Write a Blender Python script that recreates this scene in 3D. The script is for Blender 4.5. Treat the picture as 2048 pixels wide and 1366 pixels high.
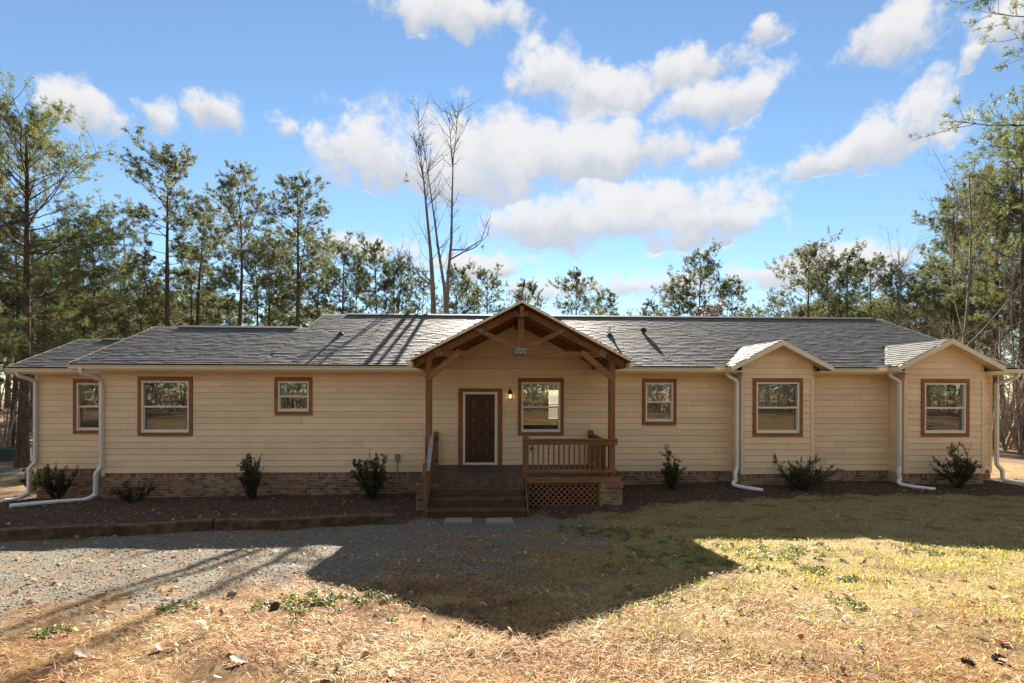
import bpy, math, random
import numpy as np
from mathutils import Matrix, Vector
PI = math.pi
R = math.radians
for o in list(bpy.data.objects):
    bpy.data.objects.remove(o)
scene = bpy.context.scene
COL = scene.collection

# ------------------------------------------------------------------ camera
YAW, ROLL, CZ = R(2.29), 0.0029, 3.04
CX, CY = -0.601, -15.028
cam_d = bpy.data.cameras.new('camera')
cam = bpy.data.objects.new('camera', cam_d)
COL.objects.link(cam)
cam_d.sensor_width = 36.0
cam_d.lens = 1000.0 / 2048 * 36
cam_d.shift_y = 97.0 / 2048
cam_d.clip_start, cam_d.clip_end = 0.05, 2000
cam.matrix_world = (Matrix.Translation((CX, CY, CZ)) @ Matrix.Rotation(-YAW, 4, 'Z')
                    @ Matrix.Rotation(PI / 2, 4, 'X') @ Matrix.Rotation(ROLL, 4, 'Z'))
scene.camera = cam
RT = (math.cos(YAW), -math.sin(YAW))
FW = (math.sin(YAW), math.cos(YAW))


def ray(u, v):
    """direction of a photo pixel"""
    x, y = u - 1024.0, v - 780.0
    x, y = x + y * ROLL, y - x * ROLL
    return (RT[0] * x / 1000 + FW[0], RT[1] * x / 1000 + FW[1], -y / 1000)


def far(u, d):
    """ground position of a photo column at camera depth d"""
    t = (u - 1024) / 1000.0 * d
    return CX + RT[0] * t + FW[0] * d, CY + RT[1] * t + FW[1] * d


# ------------------------------------------------------------------ sky, sun, exposure
SUN_EL, SUN_AZ = R(26.8), R(2.4)
SKY_STRENGTH = 0.06
EXPOSURE = 2.32
w = bpy.data.worlds.new('World')
scene.world = w
w.use_nodes = True
wn, wl = w.node_tree.nodes, w.node_tree.links
wn.clear()


def wnode(t, **k):
    n = wn.new(t)
    for a, b in k.items():
        setattr(n, a, b)
    return n


def wset(n, i, val):
    if isinstance(val, bpy.types.NodeSocket):
        wl.new(val, n.inputs[i])
    else:
        n.inputs[i].default_value = val


def wmath(op, a, b=0.0, c=0.0, clamp=False):
    n = wnode('ShaderNodeMath', operation=op, use_clamp=clamp)
    for i, x in enumerate((a, b, c)):
        wset(n, i, x)
    return n.outputs[0]


def wvec(op, a, b=(0, 0, 0), c=(0, 0, 0)):
    n = wnode('ShaderNodeVectorMath', operation=op)
    for i, x in enumerate((a, b, c)):
        wset(n, i, x)
    return n.outputs['Value'] if op == 'LENGTH' else n.outputs[0]


sky = wnode('ShaderNodeTexSky', sky_type='NISHITA', sun_disc=False)
sky.sun_elevation, sky.sun_rotation = SUN_EL, SUN_AZ
sky.air_density, sky.dust_density, sky.ozone_density, sky.altitude = 1.0, 0.0, 1.8, 100
tc = wnode('ShaderNodeTexCoord')
dirv = tc.outputs['Generated']
sep = wnode('ShaderNodeSeparateXYZ')
wl.new(dirv, sep.inputs[0])
az = wmath('ARCTAN2', sep.outputs[0], sep.outputs[1])
el = wmath('ARCSINE', sep.outputs[2])
nzc = wnode('ShaderNodeTexNoise', noise_dimensions='3D')
wl.new(dirv, nzc.inputs['Vector'])
nzc.inputs['Scale'].default_value = 14.0
nzc.inputs['Detail'].default_value = 5.0
nzc.inputs['Roughness'].default_value = 0.55
comb = wnode('ShaderNodeCombineXYZ')
wset(comb, 0, az)
wset(comb, 1, el)
warp = wvec('MULTIPLY_ADD', wvec('SUBTRACT', nzc.outputs['Color'], (0.5, 0.5, 0.5)), (0.11, 0.07, 0.0), comb.outputs[0])
# cumulus clouds: centre and half size in the photograph's columns and rows, then weight
CLOUDS = [(160, 212, 88, 52, 1), (432, 228, 78, 52, 1), (305, 228, 44, 30, .55), (890, 22, 205, 62, 1),
          (1095, 150, 78, 82, .9), (1205, 190, 150, 66, 1), (1375, 135, 110, 48, .9), (1420, 208, 160, 56, 1),
          (1520, 60, 56, 42, .8), (1775, 72, 98, 72, 1), (1760, 285, 185, 62, 1), (1838, 222, 80, 58, .9),
          (1650, 322, 90, 40, .8), (1010, 300, 330, 92, 1), (745, 312, 150, 82, 1), (1190, 300, 225, 78, 1),
          (880, 352, 240, 66, 1), (1425, 312, 62, 42, .8), (1250, 425, 300, 66, 1), (1110, 450, 200, 62, 1),
          (1420, 452, 150, 44, 1), (960, 526, 130, 28, .9), (735, 500, 110, 36, .8), (1200, 575, 260, 32, .6),
          (1650, 535, 210, 52, .9), (2030, 40, 100, 76, .9), (1930, 122, 34, 28, .7), (580, 260, 22, 26, .6)]
Fm = Sm = Wm = None
for (u, v, ru, rv, wt) in CLOUDS:
    def ae(uu, vv):
        d = ray(uu, vv)
        return math.atan2(d[0], d[1]), math.asin(d[2] / math.sqrt(d[0]**2 + d[1]**2 + d[2]**2))
    a0, e0 = ae(u, v)
    ra = abs(ae(u + ru, v)[0] - ae(u - ru, v)[0]) / 2
    re = abs(ae(u, v + rv)[1] - ae(u, v - rv)[1]) / 2
    q = wvec('MULTIPLY_ADD', warp, (1 / ra, 1 / re, 0), (-a0 / ra, -e0 / re, 0))
    ln = wvec('LENGTH', q)
    k = wmath('MULTIPLY_ADD', ln, -wt, wt)
    kc = wmath('MAXIMUM', k, 0.0)
    s = wnode('ShaderNodeSeparateXYZ')
    wl.new(q, s.inputs[0])
    if Fm is None:
        Fm, Sm, Wm = k, wmath('MULTIPLY', kc, s.outputs[1]), kc
    else:
        Fm = wmath('MAXIMUM', Fm, k)
        Sm = wmath('MULTIPLY_ADD', kc, s.outputs[1], Sm)
        Wm = wmath('ADD', Wm, kc)
# unseen cumulus outside the part in view, cover raised to fill the shaded wall
gen = wnode('ShaderNodeTexNoise')
wl.new(wvec('MULTIPLY', dirv, (1, 1, 2.2)), gen.inputs['Vector'])
gen.inputs['Scale'].default_value = 2.6
gen.inputs['Detail'].default_value = 6.0
gfield = wmath('MULTIPLY_ADD', gen.outputs[0], 3.2, -1.42)
azm = wnode('ShaderNodeMapRange', interpolation_type='SMOOTHSTEP')
wset(azm, 0, wmath('ABSOLUTE', az))
azm.inputs[1].default_value, azm.inputs[2].default_value = R(46), R(62)
elm = wnode('ShaderNodeMapRange', interpolation_type='SMOOTHSTEP')
wset(elm, 0, el)
elm.inputs[1].default_value, elm.inputs[2].default_value = R(40), R(52)
outm = wmath('MAXIMUM', azm.outputs[0], elm.outputs[0])
gfield = wmath('MULTIPLY_ADD', outm, 3.0, wmath('SUBTRACT', gfield, 3.0))
fine = wnode('ShaderNodeTexNoise')
wl.new(dirv, fine.inputs['Vector'])
fine.inputs['Scale'].default_value = 15.0
fine.inputs['Detail'].default_value = 10.0
fine.inputs['Roughness'].default_value = 0.66
field = wmath('MAXIMUM', Fm, gfield)
field = wmath('MULTIPLY_ADD', wmath('SUBTRACT', fine.outputs[0], 0.45), 2.1, field)
dens = wnode('ShaderNodeMapRange', interpolation_type='SMOOTHSTEP')
wset(dens, 0, field)
dens.inputs[1].default_value, dens.inputs[2].default_value = 0.0, 0.60
shade = wmath('DIVIDE', Sm, wmath('MAXIMUM', Wm, 0.02))
shade = wmath('MULTIPLY_ADD', wmath('SUBTRACT', fine.outputs[0], 0.5), 1.4, shade)
shr = wnode('ShaderNodeMapRange', interpolation_type='SMOOTHSTEP')
wset(shr, 0, shade)
shr.inputs[1].default_value, shr.inputs[2].default_value = -0.70, 0.40
ccol = wnode('ShaderNodeMix', data_type='RGBA')
wset(ccol, 0, shr.outputs[0])
CL = 1.0 / (SKY_STRENGTH * 2 ** EXPOSURE)
ccol.inputs[6].default_value = (0.60 * CL, 0.64 * CL, 0.71 * CL, 1)
ccol.inputs[7].default_value = (0.91 * CL, 0.90 * CL, 0.89 * CL, 1)
tint = wnode('ShaderNodeMix', data_type='RGBA', blend_type='MULTIPLY')
tint.inputs[0].default_value = 1.0
wl.new(sky.outputs[0], tint.inputs[6])
tint.inputs[7].default_value = (0.52, 0.57, 0.585, 1)
TINT = tint
mixs = wnode('ShaderNodeMix', data_type='RGBA')
wset(mixs, 0, wmath('MULTIPLY', dens.outputs[0], 0.95))
wl.new(tint.outputs[2], mixs.inputs[6])
wl.new(ccol.outputs[2], mixs.inputs[7])
bg = wnode('ShaderNodeBackground')
wl.new(mixs.outputs[2], bg.inputs[0])
bg.inputs[1].default_value = SKY_STRENGTH
wo = wnode('ShaderNodeOutputWorld')
wl.new(bg.outputs[0], wo.inputs[0])

sd = bpy.data.lights.new('sun', 'SUN')
sd.energy, sd.angle, sd.color = 5.0, R(0.5), (1.0, 0.90, 0.76)
sun = bpy.data.objects.new('sun', sd)
COL.objects.link(sun)
sv = Vector((math.sin(SUN_AZ) * math.cos(SUN_EL), math.cos(SUN_AZ) * math.cos(SUN_EL), math.sin(SUN_EL)))
sun.rotation_euler = (-sv).to_track_quat('-Z', 'Y').to_euler()
sun.location = sv * 60
vs = scene.view_settings
vs.view_transform, vs.look, vs.exposure, vs.gamma = 'Standard', 'None', EXPOSURE, 1.0
vs.use_curve_mapping = False
scene.render.engine = 'CYCLES'
scene.cycles.max_bounces = 6
scene.cycles.diffuse_bounces = 3
scene.cycles.transparent_max_bounces = 8

# ------------------------------------------------------------------ helpers
RNG = np.random.default_rng(7)
random.seed(5)


class MB:
    """collects shapes for ONE mesh"""

    def __init__(s):
        s.v, s.f, s.r, s.n = [], [], [], 0

    def add(s, verts, faces, rnd=0.0):
        verts = np.asarray(verts, float).reshape(-1, 3)
        faces = np.asarray(faces, int)
        s.v.append(verts)
        s.f.append(faces + s.n)
        if np.isscalar(rnd):
            rnd = np.full(len(faces), rnd)
        s.r.append(np.asarray(rnd, float))
        s.n += len(verts)
        return s

    def box(s, x0, x1, y0, y1, z0, z1, rnd=0.0):
        v = [(x, y, z) for x in (x0, x1) for y in (y0, y1) for z in (z0, z1)]
        return s.add(v, [(0, 1, 3, 2), (4, 6, 7, 5), (0, 4, 5, 1), (2, 3, 7, 6), (0, 2, 6, 4), (1, 5, 7, 3)], rnd)

    def hexa(s, a, b, rnd=0.0):
        """two quads (front a, back b) joined"""
        return s.add(list(a) + list(b), [(0, 1, 2, 3), (7, 6, 5, 4), (0, 4, 5, 1), (1, 5, 6, 2), (2, 6, 7, 3), (3, 7, 4, 0)], rnd)

    def bar(s, p, q, wd, ht, up=(0, 0, 1), rnd=0.0):
        """straight beam between p and q; wd across, ht along up"""
        p, q, up = Vector(p), Vector(q), Vector(up)
        d = (q - p).normalized()
        sx = d.cross(up).normalized() * (wd / 2)
        uz = sx.cross(d).normalized() * (ht / 2)
        a = [p - sx - uz, p + sx - uz, p + sx + uz, p - sx + uz]
        b = [q - sx - uz, q + sx - uz, q + sx + uz, q - sx + uz]
        return s.hexa([tuple(x) for x in a], [tuple(x) for x in b], rnd)

    def tube(s, pts, rad, n=8, phase=0.0, caps=True, rnd=0.0):
        pts = np.asarray(pts, float)
        m = len(pts)
        rad = np.full(m, rad) if np.isscalar(rad) else np.asarray(rad, float)
        t = np.gradient(pts, axis=0)
        t /= np.linalg.norm(t, axis=1)[:, None] + 1e-9
        ref = np.array([0, 0, 1.0]) if abs(t[0][2]) < .9 else np.array([0, 1.0, 0])
        a = np.cross(t[0], ref)
        a /= np.linalg.norm(a)
        ang = np.arange(n) * 2 * PI / n + phase
        V = np.empty((m, n, 3))
        for i in range(m):
            a = a - t[i] * (a @ t[i])
            a /= np.linalg.norm(a) + 1e-9
            b = np.cross(t[i], a)
            V[i] = pts[i] + rad[i] * (np.cos(ang)[:, None] * a + np.sin(ang)[:, None] * b)
        i, j = np.meshgrid(np.arange(m - 1), np.arange(n), indexing='ij')
        i, j = i.ravel(), j.ravel()
        F = np.stack([i * n + j, i * n + (j + 1) % n, (i + 1) * n + (j + 1) % n, (i + 1) * n + j], 1)
        s.add(V.reshape(-1, 3), F, rnd)
        if caps and n == 4:
            s.add(V[0], [(3, 2, 1, 0)], rnd)
            s.add(V[-1], [(0, 1, 2, 3)], rnd)
        elif caps:
            for ring, pt in ((V[0][::-1], pts[0]), (V[-1], pts[-1])):
                s.add(np.vstack([ring, pt]), [(k, (k + 1) % n, n) for k in range(n)], rnd)
        return s

    def build(s, name, mat, parent=None, smooth=False):
        me = bpy.data.meshes.new(name)
        V = np.concatenate(s.v)
        me.vertices.add(len(V))
        me.vertices.foreach_set('co', V.astype(np.float32).ravel())
        tot = np.concatenate([np.full(len(f), f.shape[1]) for f in s.f])
        idx = np.concatenate([f.ravel() for f in s.f])
        me.loops.add(len(idx))
        me.loops.foreach_set('vertex_index', idx.astype(np.int32))
        me.polygons.add(len(tot))
        me.polygons.foreach_set('loop_start', np.concatenate([[0], np.cumsum(tot)[:-1]]).astype(np.int32))
        me.polygons.foreach_set('loop_total', tot.astype(np.int32))
        at_ = me.attributes.new('rnd', 'FLOAT', 'FACE')
        at_.data.foreach_set('value', np.concatenate(s.r).astype(np.float32))
        me.update(calc_edges=True)
        me.validate()
        me.polygons.foreach_set('use_smooth', np.full(len(me.polygons), bool(smooth)))
        return link(name, me, mat, parent)


def link(name, me, mat=None, parent=None):
    o = bpy.data.objects.new(name, me)
    COL.objects.link(o)
    if mat is not None and not me.materials:
        me.materials.append(mat)
    if parent is not None:
        o.parent = parent
        if parent.type == 'EMPTY' and parent.parent is None:
            o.matrix_parent_inverse = Matrix.Translation(parent.location).inverted()
    return o


def piece(name, me, parent, loc, rot=(0, 0, 0)):
    """one copy of a shared mesh, as a part"""
    o = bpy.data.objects.new(name, me)
    COL.objects.link(o)
    o.parent = parent
    o.location, o.rotation_euler = loc, rot
    return o


def tag(o, label=None, cat=None, group=None, kind=None):
    for k, x in (('label', label), ('category', cat), ('group', group), ('kind', kind)):
        if x:
            o[k] = x
    return o


def empty(name, loc, label, cat, group=None):
    o = bpy.data.objects.new(name, None)
    COL.objects.link(o)
    o.location = loc
    o.empty_display_size = .3
    return tag(o, label, cat, group)


def copy_tree(root, loc, rz=0.0, sc=(1, 1, 1), label=None, group=None, tilt=(0, 0)):
    c = root.copy()
    COL.objects.link(c)
    c.location, c.rotation_euler, c.scale = loc, (tilt[0], tilt[1], rz), sc
    if label:
        c['label'] = label
    if group:
        c['group'] = group
    for ch in PARTS[root.name]:
        k = ch.copy()
        COL.objects.link(k)
        k.parent = c
    return c


PARTS = {}


# ------------------------------------------------------------------ materials
class Mat:
    def __init__(s, name, rough=0.7, spec=0.3):
        s.m = bpy.data.materials.new(name)
        s.m.use_nodes = True
        s.n, s.l = s.m.node_tree.nodes, s.m.node_tree.links
        s.b = s.n['Principled BSDF']
        s.b.inputs['Roughness'].default_value = rough
        s.b.inputs['Specular IOR Level'].default_value = spec
        s.co = s.n.new('ShaderNodeTexCoord').outputs['Object']
        s.rn = None

    def set(s, n, i, v):
        if isinstance(v, bpy.types.NodeSocket):
            s.l.new(v, n.inputs[i])
        else:
            n.inputs[i].default_value = v

    def math(s, op, a, b=0.0, c=0.0, clamp=False):
        n = s.n.new('ShaderNodeMath')
        n.operation, n.use_clamp = op, clamp
        for i, x in enumerate((a, b, c)):
            s.set(n, i, x)
        return n.outputs[0]

    def scaled(s, sc, off=None):
        n = s.n.new('ShaderNodeVectorMath')
        n.operation = 'MULTIPLY_ADD'
        s.set(n, 0, s.co)
        n.inputs[1].default_value = sc
        if off is not None:
            cb = s.n.new('ShaderNodeCombineXYZ')
            for i in range(3):
                s.set(cb, i, off)
            s.l.new(cb.outputs[0], n.inputs[2])
        return n.outputs[0]

    def noise(s, scale, detail=4.0, rough=0.55, vec=None, color=False):
        n = s.n.new('ShaderNodeTexNoise')
        s.set(n, 'Vector', vec if vec is not None else s.co)
        n.inputs['Scale'].default_value, n.inputs['Detail'].default_value, n.inputs['Roughness'].default_value = scale, detail, rough
        return n.outputs['Color' if color else 0]

    def ramp(s, fac, stops, interp='LINEAR'):
        n = s.n.new('ShaderNodeValToRGB')
        s.set(n, 0, fac)
        cr = n.color_ramp
        cr.interpolation = interp
        while len(cr.elements) < len(stops):
            cr.elements.new(0.5)
        for e, (p, c) in zip(cr.elements, stops):
            e.position, e.color = p, (*c, 1)
        return n.outputs[0]

    def mix(s, fac, a, b, blend='MIX'):
        n = s.n.new('ShaderNodeMix')
        n.data_type, n.blend_type = 'RGBA', blend
        s.set(n, 0, fac)
        for i, x in ((6, a), (7, b)):
            s.set(n, i, x if isinstance(x, bpy.types.NodeSocket) else (*x, 1))
        return n.outputs[2]

    def range(s, v, a, b, c=0.0, d=1.0):
        n = s.n.new('ShaderNodeMapRange')
        s.set(n, 0, v)
        for i, x in enumerate((a, b, c, d)):
            n.inputs[i + 1].default_value = x
        return n.outputs[0]

    def rnd(s):
        """one random number per piece, whether a piece is an object or a face group"""
        if s.rn is None:
            a = s.n.new('ShaderNodeAttribute')
            a.attribute_name = 'rnd'
            oi = s.n.new('ShaderNodeObjectInfo')
            s.rn = s.math('FRACT', s.math('ADD', a.outputs['Fac'], oi.outputs['Random']))
        return s.rn

    def attr(s, name):
        a = s.n.new('ShaderNodeAttribute')
        a.attribute_name = name
        return a

    def bump(s, h, strength=0.3, dist=0.01):
        n = s.n.new('ShaderNodeBump')
        n.inputs['Strength'].default_value, n.inputs['Distance'].default_value = strength, dist
        s.l.new(h, n.inputs['Height'])
        s.l.new(n.outputs[0], s.b.inputs['Normal'])
        return n.outputs[0]

    def color(s, c):
        s.set(s.b, 'Base Color', c if isinstance(c, bpy.types.NodeSocket) else (*c, 1))
        return s


def sc3(c, k):
    return tuple(x * k for x in c)


def m_paint(name, c, var=0.08, rough=0.55, spec=0.35):
    M = Mat(name, rough, spec)
    f = M.math('MULTIPLY_ADD', M.noise(1.7, 5), .6, M.math('MULTIPLY', M.rnd(), .4))
    M.color(M.ramp(f, [(.25, sc3(c, 1 - var * 1.6)), (.75, sc3(c, 1 + var))]))
    M.bump(M.noise(160, 2), .08, .002)
    return M.m


def m_wood(name, c, dark, along='x', rough=0.7, grey=None):
    M = Mat(name, rough, .25)
    sc = {'x': (1.2, 14, 14), 'y': (14, 1.2, 14), 'z': (14, 14, 1.2), 'd': (5, 14, 5)}[along]
    v = M.scaled(sc, M.math('MULTIPLY', M.rnd(), 30.0))
    g = M.noise(1.6, 6, .65, v)
    k = M.noise(.9, 2, .5, M.scaled((3, 3, 3), M.math('MULTIPLY', M.rnd(), 9.0)))
    c1 = M.ramp(g, [(.3, dark), (.55, c), (.8, sc3(c, 1.25))])
    c2 = M.mix(M.math('MULTIPLY', M.range(k, .62, .75), .7), c1, dark)
    c3 = M.mix(M.range(M.rnd(), 0, 1, 0, .35), c2, sc3(c, .6))
    if grey:
        c3 = M.mix(M.range(M.noise(5, 4), .45, .62), c3, grey)
    M.color(c3)
    M.bump(g, .25, .004)
    return M.m


def m_brick():
    M = Mat('brick_blend', .85, .2)
    c = M.ramp(M.rnd(), [(0, (.20, .085, .045)), (.18, (.30, .15, .075)), (.36, (.33, .20, .105)), (.55, (.24, .12, .065)),
                         (.7, (.36, .25, .14)), (.84, (.09, .06, .045)), (.93, (.16, .14, .10))], 'CONSTANT')
    n = M.noise(22, 5, .7)
    c = M.mix(M.range(n, .5, .75, 0, .55), c, (.42, .33, .21))
    c = M.mix(M.range(M.noise(40, 3), .55, .8, 0, .6), c, (.06, .04, .03))
    M.color(c)
    M.bump(n, .5, .006)
    return M.m


def m_shingle():
    M = Mat('asphalt_shingle', .68, .20)
    c = M.ramp(M.rnd(), [(0, (.075, .078, .080)), (.3, (.095, .096, .096)), (.55, (.105, .106, .104)), (.75, (.08, .082, .082)), (.9, (.115, .112, .108))])
    n = M.noise(90, 3, .8)
    c = M.mix(M.range(n, .45, .7, 0, .5), c, (.19, .18, .17))
    c = M.mix(M.range(M.noise(1.3, 4), .45, .7, 0, .35), c, (.05, .055, .052))
    M.color(c)
    M.bump(n, .2, .003)
    return M.m


def m_glass():
    M = Mat('window_glass')
    M.n.remove(M.b)
    out = [n for n in M.n if n.type == 'OUTPUT_MATERIAL'][0]
    gl = M.n.new('ShaderNodeBsdfGlossy')
    gl.inputs['Roughness'].default_value = 0.0
    gl.inputs['Color'].default_value = (.95, .97, .95, 1)
    bm = M.n.new('ShaderNodeBump')
    bm.inputs['Strength'].default_value, bm.inputs['Distance'].default_value = .03, .02
    M.l.new(M.noise(2.6, 1, .4), bm.inputs['Height'])
    M.l.new(bm.outputs[0], gl.inputs['Normal'])
    tr = M.n.new('ShaderNodeBsdfTransparent')
    tr.inputs['Color'].default_value = (.80, .84, .80, 1)
    lw = M.n.new('ShaderNodeLayerWeight')
    lw.inputs['Blend'].default_value = .35
    mx = M.n.new('ShaderNodeMixShader')
    M.l.new(M.math('MULTIPLY_ADD', lw.outputs['Fresnel'], .6, .22, clamp=True), mx.inputs[0])
    M.l.new(tr.outputs[0], mx.inputs[1])
    M.l.new(gl.outputs[0], mx.inputs[2])
    M.l.new(mx.outputs[0], out.inputs[0])
    return M.m


def m_screen():
    M = Mat('insect_mesh')
    out = [n for n in M.n if n.type == 'OUTPUT_MATERIAL'][0]
    M.color((.05, .05, .048))
    tr = M.n.new('ShaderNodeBsdfTransparent')
    mx = M.n.new('ShaderNodeMixShader')
    mx.inputs[0].default_value = .18
    M.l.new(tr.outputs[0], mx.inputs[1])
    M.l.new(M.b.outputs[0], mx.inputs[2])
    M.l.new(mx.outputs[0], out.inputs[0])
    return M.m


def m_leaf(name, stops, trans=.45, tcol=None, rough=.55, spec=.3):
    M = Mat(name, rough, spec)
    c = M.ramp(M.math('FRACT', M.math('MULTIPLY_ADD', M.noise(.5, 2), .5, M.rnd())), stops)
    M.color(c)
    out = [n for n in M.n if n.type == 'OUTPUT_MATERIAL'][0]
    tl = M.n.new('ShaderNodeBsdfTranslucent')
    M.l.new(M.mix(1.0, c, tcol or (1.6, 1.6, 1.0), 'MULTIPLY'), tl.inputs[0])
    mx = M.n.new('ShaderNodeMixShader')
    mx.inputs[0].default_value = trans
    M.l.new(M.b.outputs[0], mx.inputs[1])
    M.l.new(tl.outputs[0], mx.inputs[2])
    M.l.new(mx.outputs[0], out.inputs[0])
    return M.m


def m_bark(name, c, dark, sc=9):
    M = Mat(name, .9, .15)
    v = M.scaled((1, 1, .28))
    n = M.noise(sc, 5, .7, v)
    c2 = M.ramp(n, [(.35, dark), (.6, c), (.8, sc3(c, 1.35))])
    M.color(M.mix(M.range(M.noise(.35, 2), .4, .7, 0, .4), c2, sc3(c, .7)))
    M.bump(n, .9, .03)
    return M.m


def m_scatter(name, stops, rough=.8, spec=.2, trans=0.0, drift=0.0):
    if drift:
        m = m_leaf(name, stops, trans, rough=rough, spec=spec)
        nt = m.node_tree
        fr = [n for n in nt.nodes if n.type == 'VALTORGB'][0]
        rn = [l for l in nt.links if l.to_node == fr][0]
        ad = nt.nodes.new('ShaderNodeMath')
        ad.operation, ad.use_clamp = 'MULTIPLY_ADD', True
        nz = nt.nodes.new('ShaderNodeTexNoise')
        nz.inputs['Scale'].default_value, nz.inputs['Detail'].default_value = 1.1, 4.0
        tcn = [n for n in nt.nodes if n.type == 'TEX_COORD'][0]
        nt.links.new(tcn.outputs['Object'], nz.inputs['Vector'])
        sb = nt.nodes.new('ShaderNodeMath')
        sb.operation = 'MULTIPLY_ADD'
        nt.links.new(nz.outputs[0], sb.inputs[0])
        sb.inputs[1].default_value, sb.inputs[2].default_value = drift, .22 - drift * .5
        at_ = [n for n in nt.nodes if n.type == 'ATTRIBUTE'][0]
        nt.links.new(at_.outputs['Fac'], ad.inputs[0])
        ad.inputs[1].default_value = .56
        nt.links.new(sb.outputs[0], ad.inputs[2])
        nt.links.new(ad.outputs[0], fr.inputs[0])
        return m
    if trans:
        return m_leaf(name, stops, trans, rough=rough, spec=spec)
    M = Mat(name, rough, spec)
    M.color(M.ramp(M.rnd(), stops))
    return M.m


SIDING = (.83, .60, .36)
mt = {
    'siding': m_paint('tan_siding', SIDING, .075, .6, .3),
    'cream': m_paint('cream_aluminium', (.74, .62, .42), .04, .4, .5),
    'white': m_paint('white_vinyl', (.76, .68, .54), .03, .4, .5),
    'dspout': m_paint('offwhite_downspout', (.72, .67, .57), .05, .4, .5),
    'plastic': m_paint('white_corrugated_plastic', (.80, .79, .76), .06, .45, .5),
    'trim': m_wood('stained_cedar_trim', (.34, .13, .04), (.18, .065, .022), 'x'),
    'wood_x': m_wood('stained_timber_x', (.30, .140, .055), (.14, .062, .026), 'x'),
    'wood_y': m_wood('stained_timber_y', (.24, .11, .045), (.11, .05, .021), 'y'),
    'wood_z': m_wood('stained_timber_z', (.27, .125, .050), (.12, .054, .024), 'z'),
    'deckw': m_wood('worn_deck', (.12, .07, .042), (.06, .036, .023), 'x', .55, (.13, .10, .075)),
    'grey_wood': m_wood('weathered_grey_rail', (.30, .29, .28), (.17, .16, .15), 'y', .7),
    'timber': m_wood('old_landscape_timber', (.10, .060, .030), (.035, .021, .012), 'x', .9, (.13, .095, .05)),
    'door': m_wood('dark_walnut_door', (.085, .034, .016), (.04, .017, .010), 'z', .32),
    'riser': m_wood('dark_stained_riser', (.12, .055, .026), (.06, .027, .014), 'x', .6),
    'mould': m_wood('moulding_highlight_wood', (.15, .065, .03), (.08, .035, .018), 'z', .3),  # lighter than the door wood: highlights on the mouldings put into the colour
    'brick': m_brick(), 'shingle': m_shingle(), 'glass': m_glass(), 'screen': m_screen(),
    'mortar': m_paint('pale_mortar', (.42, .34, .23), .15, .95, .1),
    'ridge': m_paint('dark_ridge_cap', (.045, .05, .05), .2, .8, .3),
    'metal': m_paint('galvanised_plate', (.20, .19, .16), .15, .5, .5),
    'bolt': m_paint('bright_bolt', (.75, .72, .66), .05, .3, .6),
    'black': m_paint('black_iron', (.012, .011, .010), .1, .45, .5),
    'grey': m_paint('grey_plastic', (.24, .23, .21), .1, .5, .4),
    'greenbox': m_paint('green_cabinet', (.035, .06, .04), .1, .6, .3),
    'room': m_paint('room_wall', (.50, .42, .26), .05, .8, .1),
    'concrete': m_paint('concrete_paver', (.27, .25, .21), .15, .9, .2),
    'vent': m_paint('white_pipe', (.62, .55, .50), .05, .5, .4),
    'needle': m_leaf('pine_needles', [(0, (.055, .075, .036)), (.35, (.094, .122, .054)), (.7, (.136, .160, .066)), (.93, (.17, .16, .068)), (1, (.20, .13, .055))], .45, (1.35, 1.35, .95)),
    'needle_far': m_leaf('far_pine_needles', [(0, (.055, .070, .040)), (.4, (.095, .118, .064)), (.8, (.135, .152, .078)), (1, (.17, .145, .075))], .45, (1.3, 1.3, 1.0)),
    'bark': m_bark('pine_bark', (.105, .075, .055), (.035, .026, .021)),
    'bark_grey': m_bark('grey_bark', (.20, .165, .13), (.085, .068, .052), 7),
    'twig': m_bark('pale_twigs', (.30, .235, .17), (.13, .10, .07), 5),
    'deadleaf': m_leaf('withered_leaves', [(0, (.03, .022, .018)), (1, (.06, .04, .03))], .2),
    'oakleaf': m_leaf('russet_leaves', [(0, (.11, .045, .03)), (.5, (.16, .07, .045)), (1, (.20, .10, .06))], .3, (1.2, 1.1, 1.0)),
    'shrub': m_leaf('dark_holly_leaves', [(0, (.042, .048, .022)), (.6, (.08, .086, .038)), (.9, (.12, .11, .052)), (1, (.16, .10, .05))], .35),
    'shrub_l': m_leaf('olive_leaves', [(0, (.05, .06, .025)), (.6, (.085, .095, .04)), (1, (.13, .10, .045))], .35),
    'shrub_r': m_leaf('reddish_leaves', [(0, (.055, .04, .025)), (.6, (.085, .055, .03)), (1, (.12, .06, .035))], .3),
    'stem': m_bark('shrub_stem', (.075, .05, .035), (.03, .02, .015), 30),
}

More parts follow.
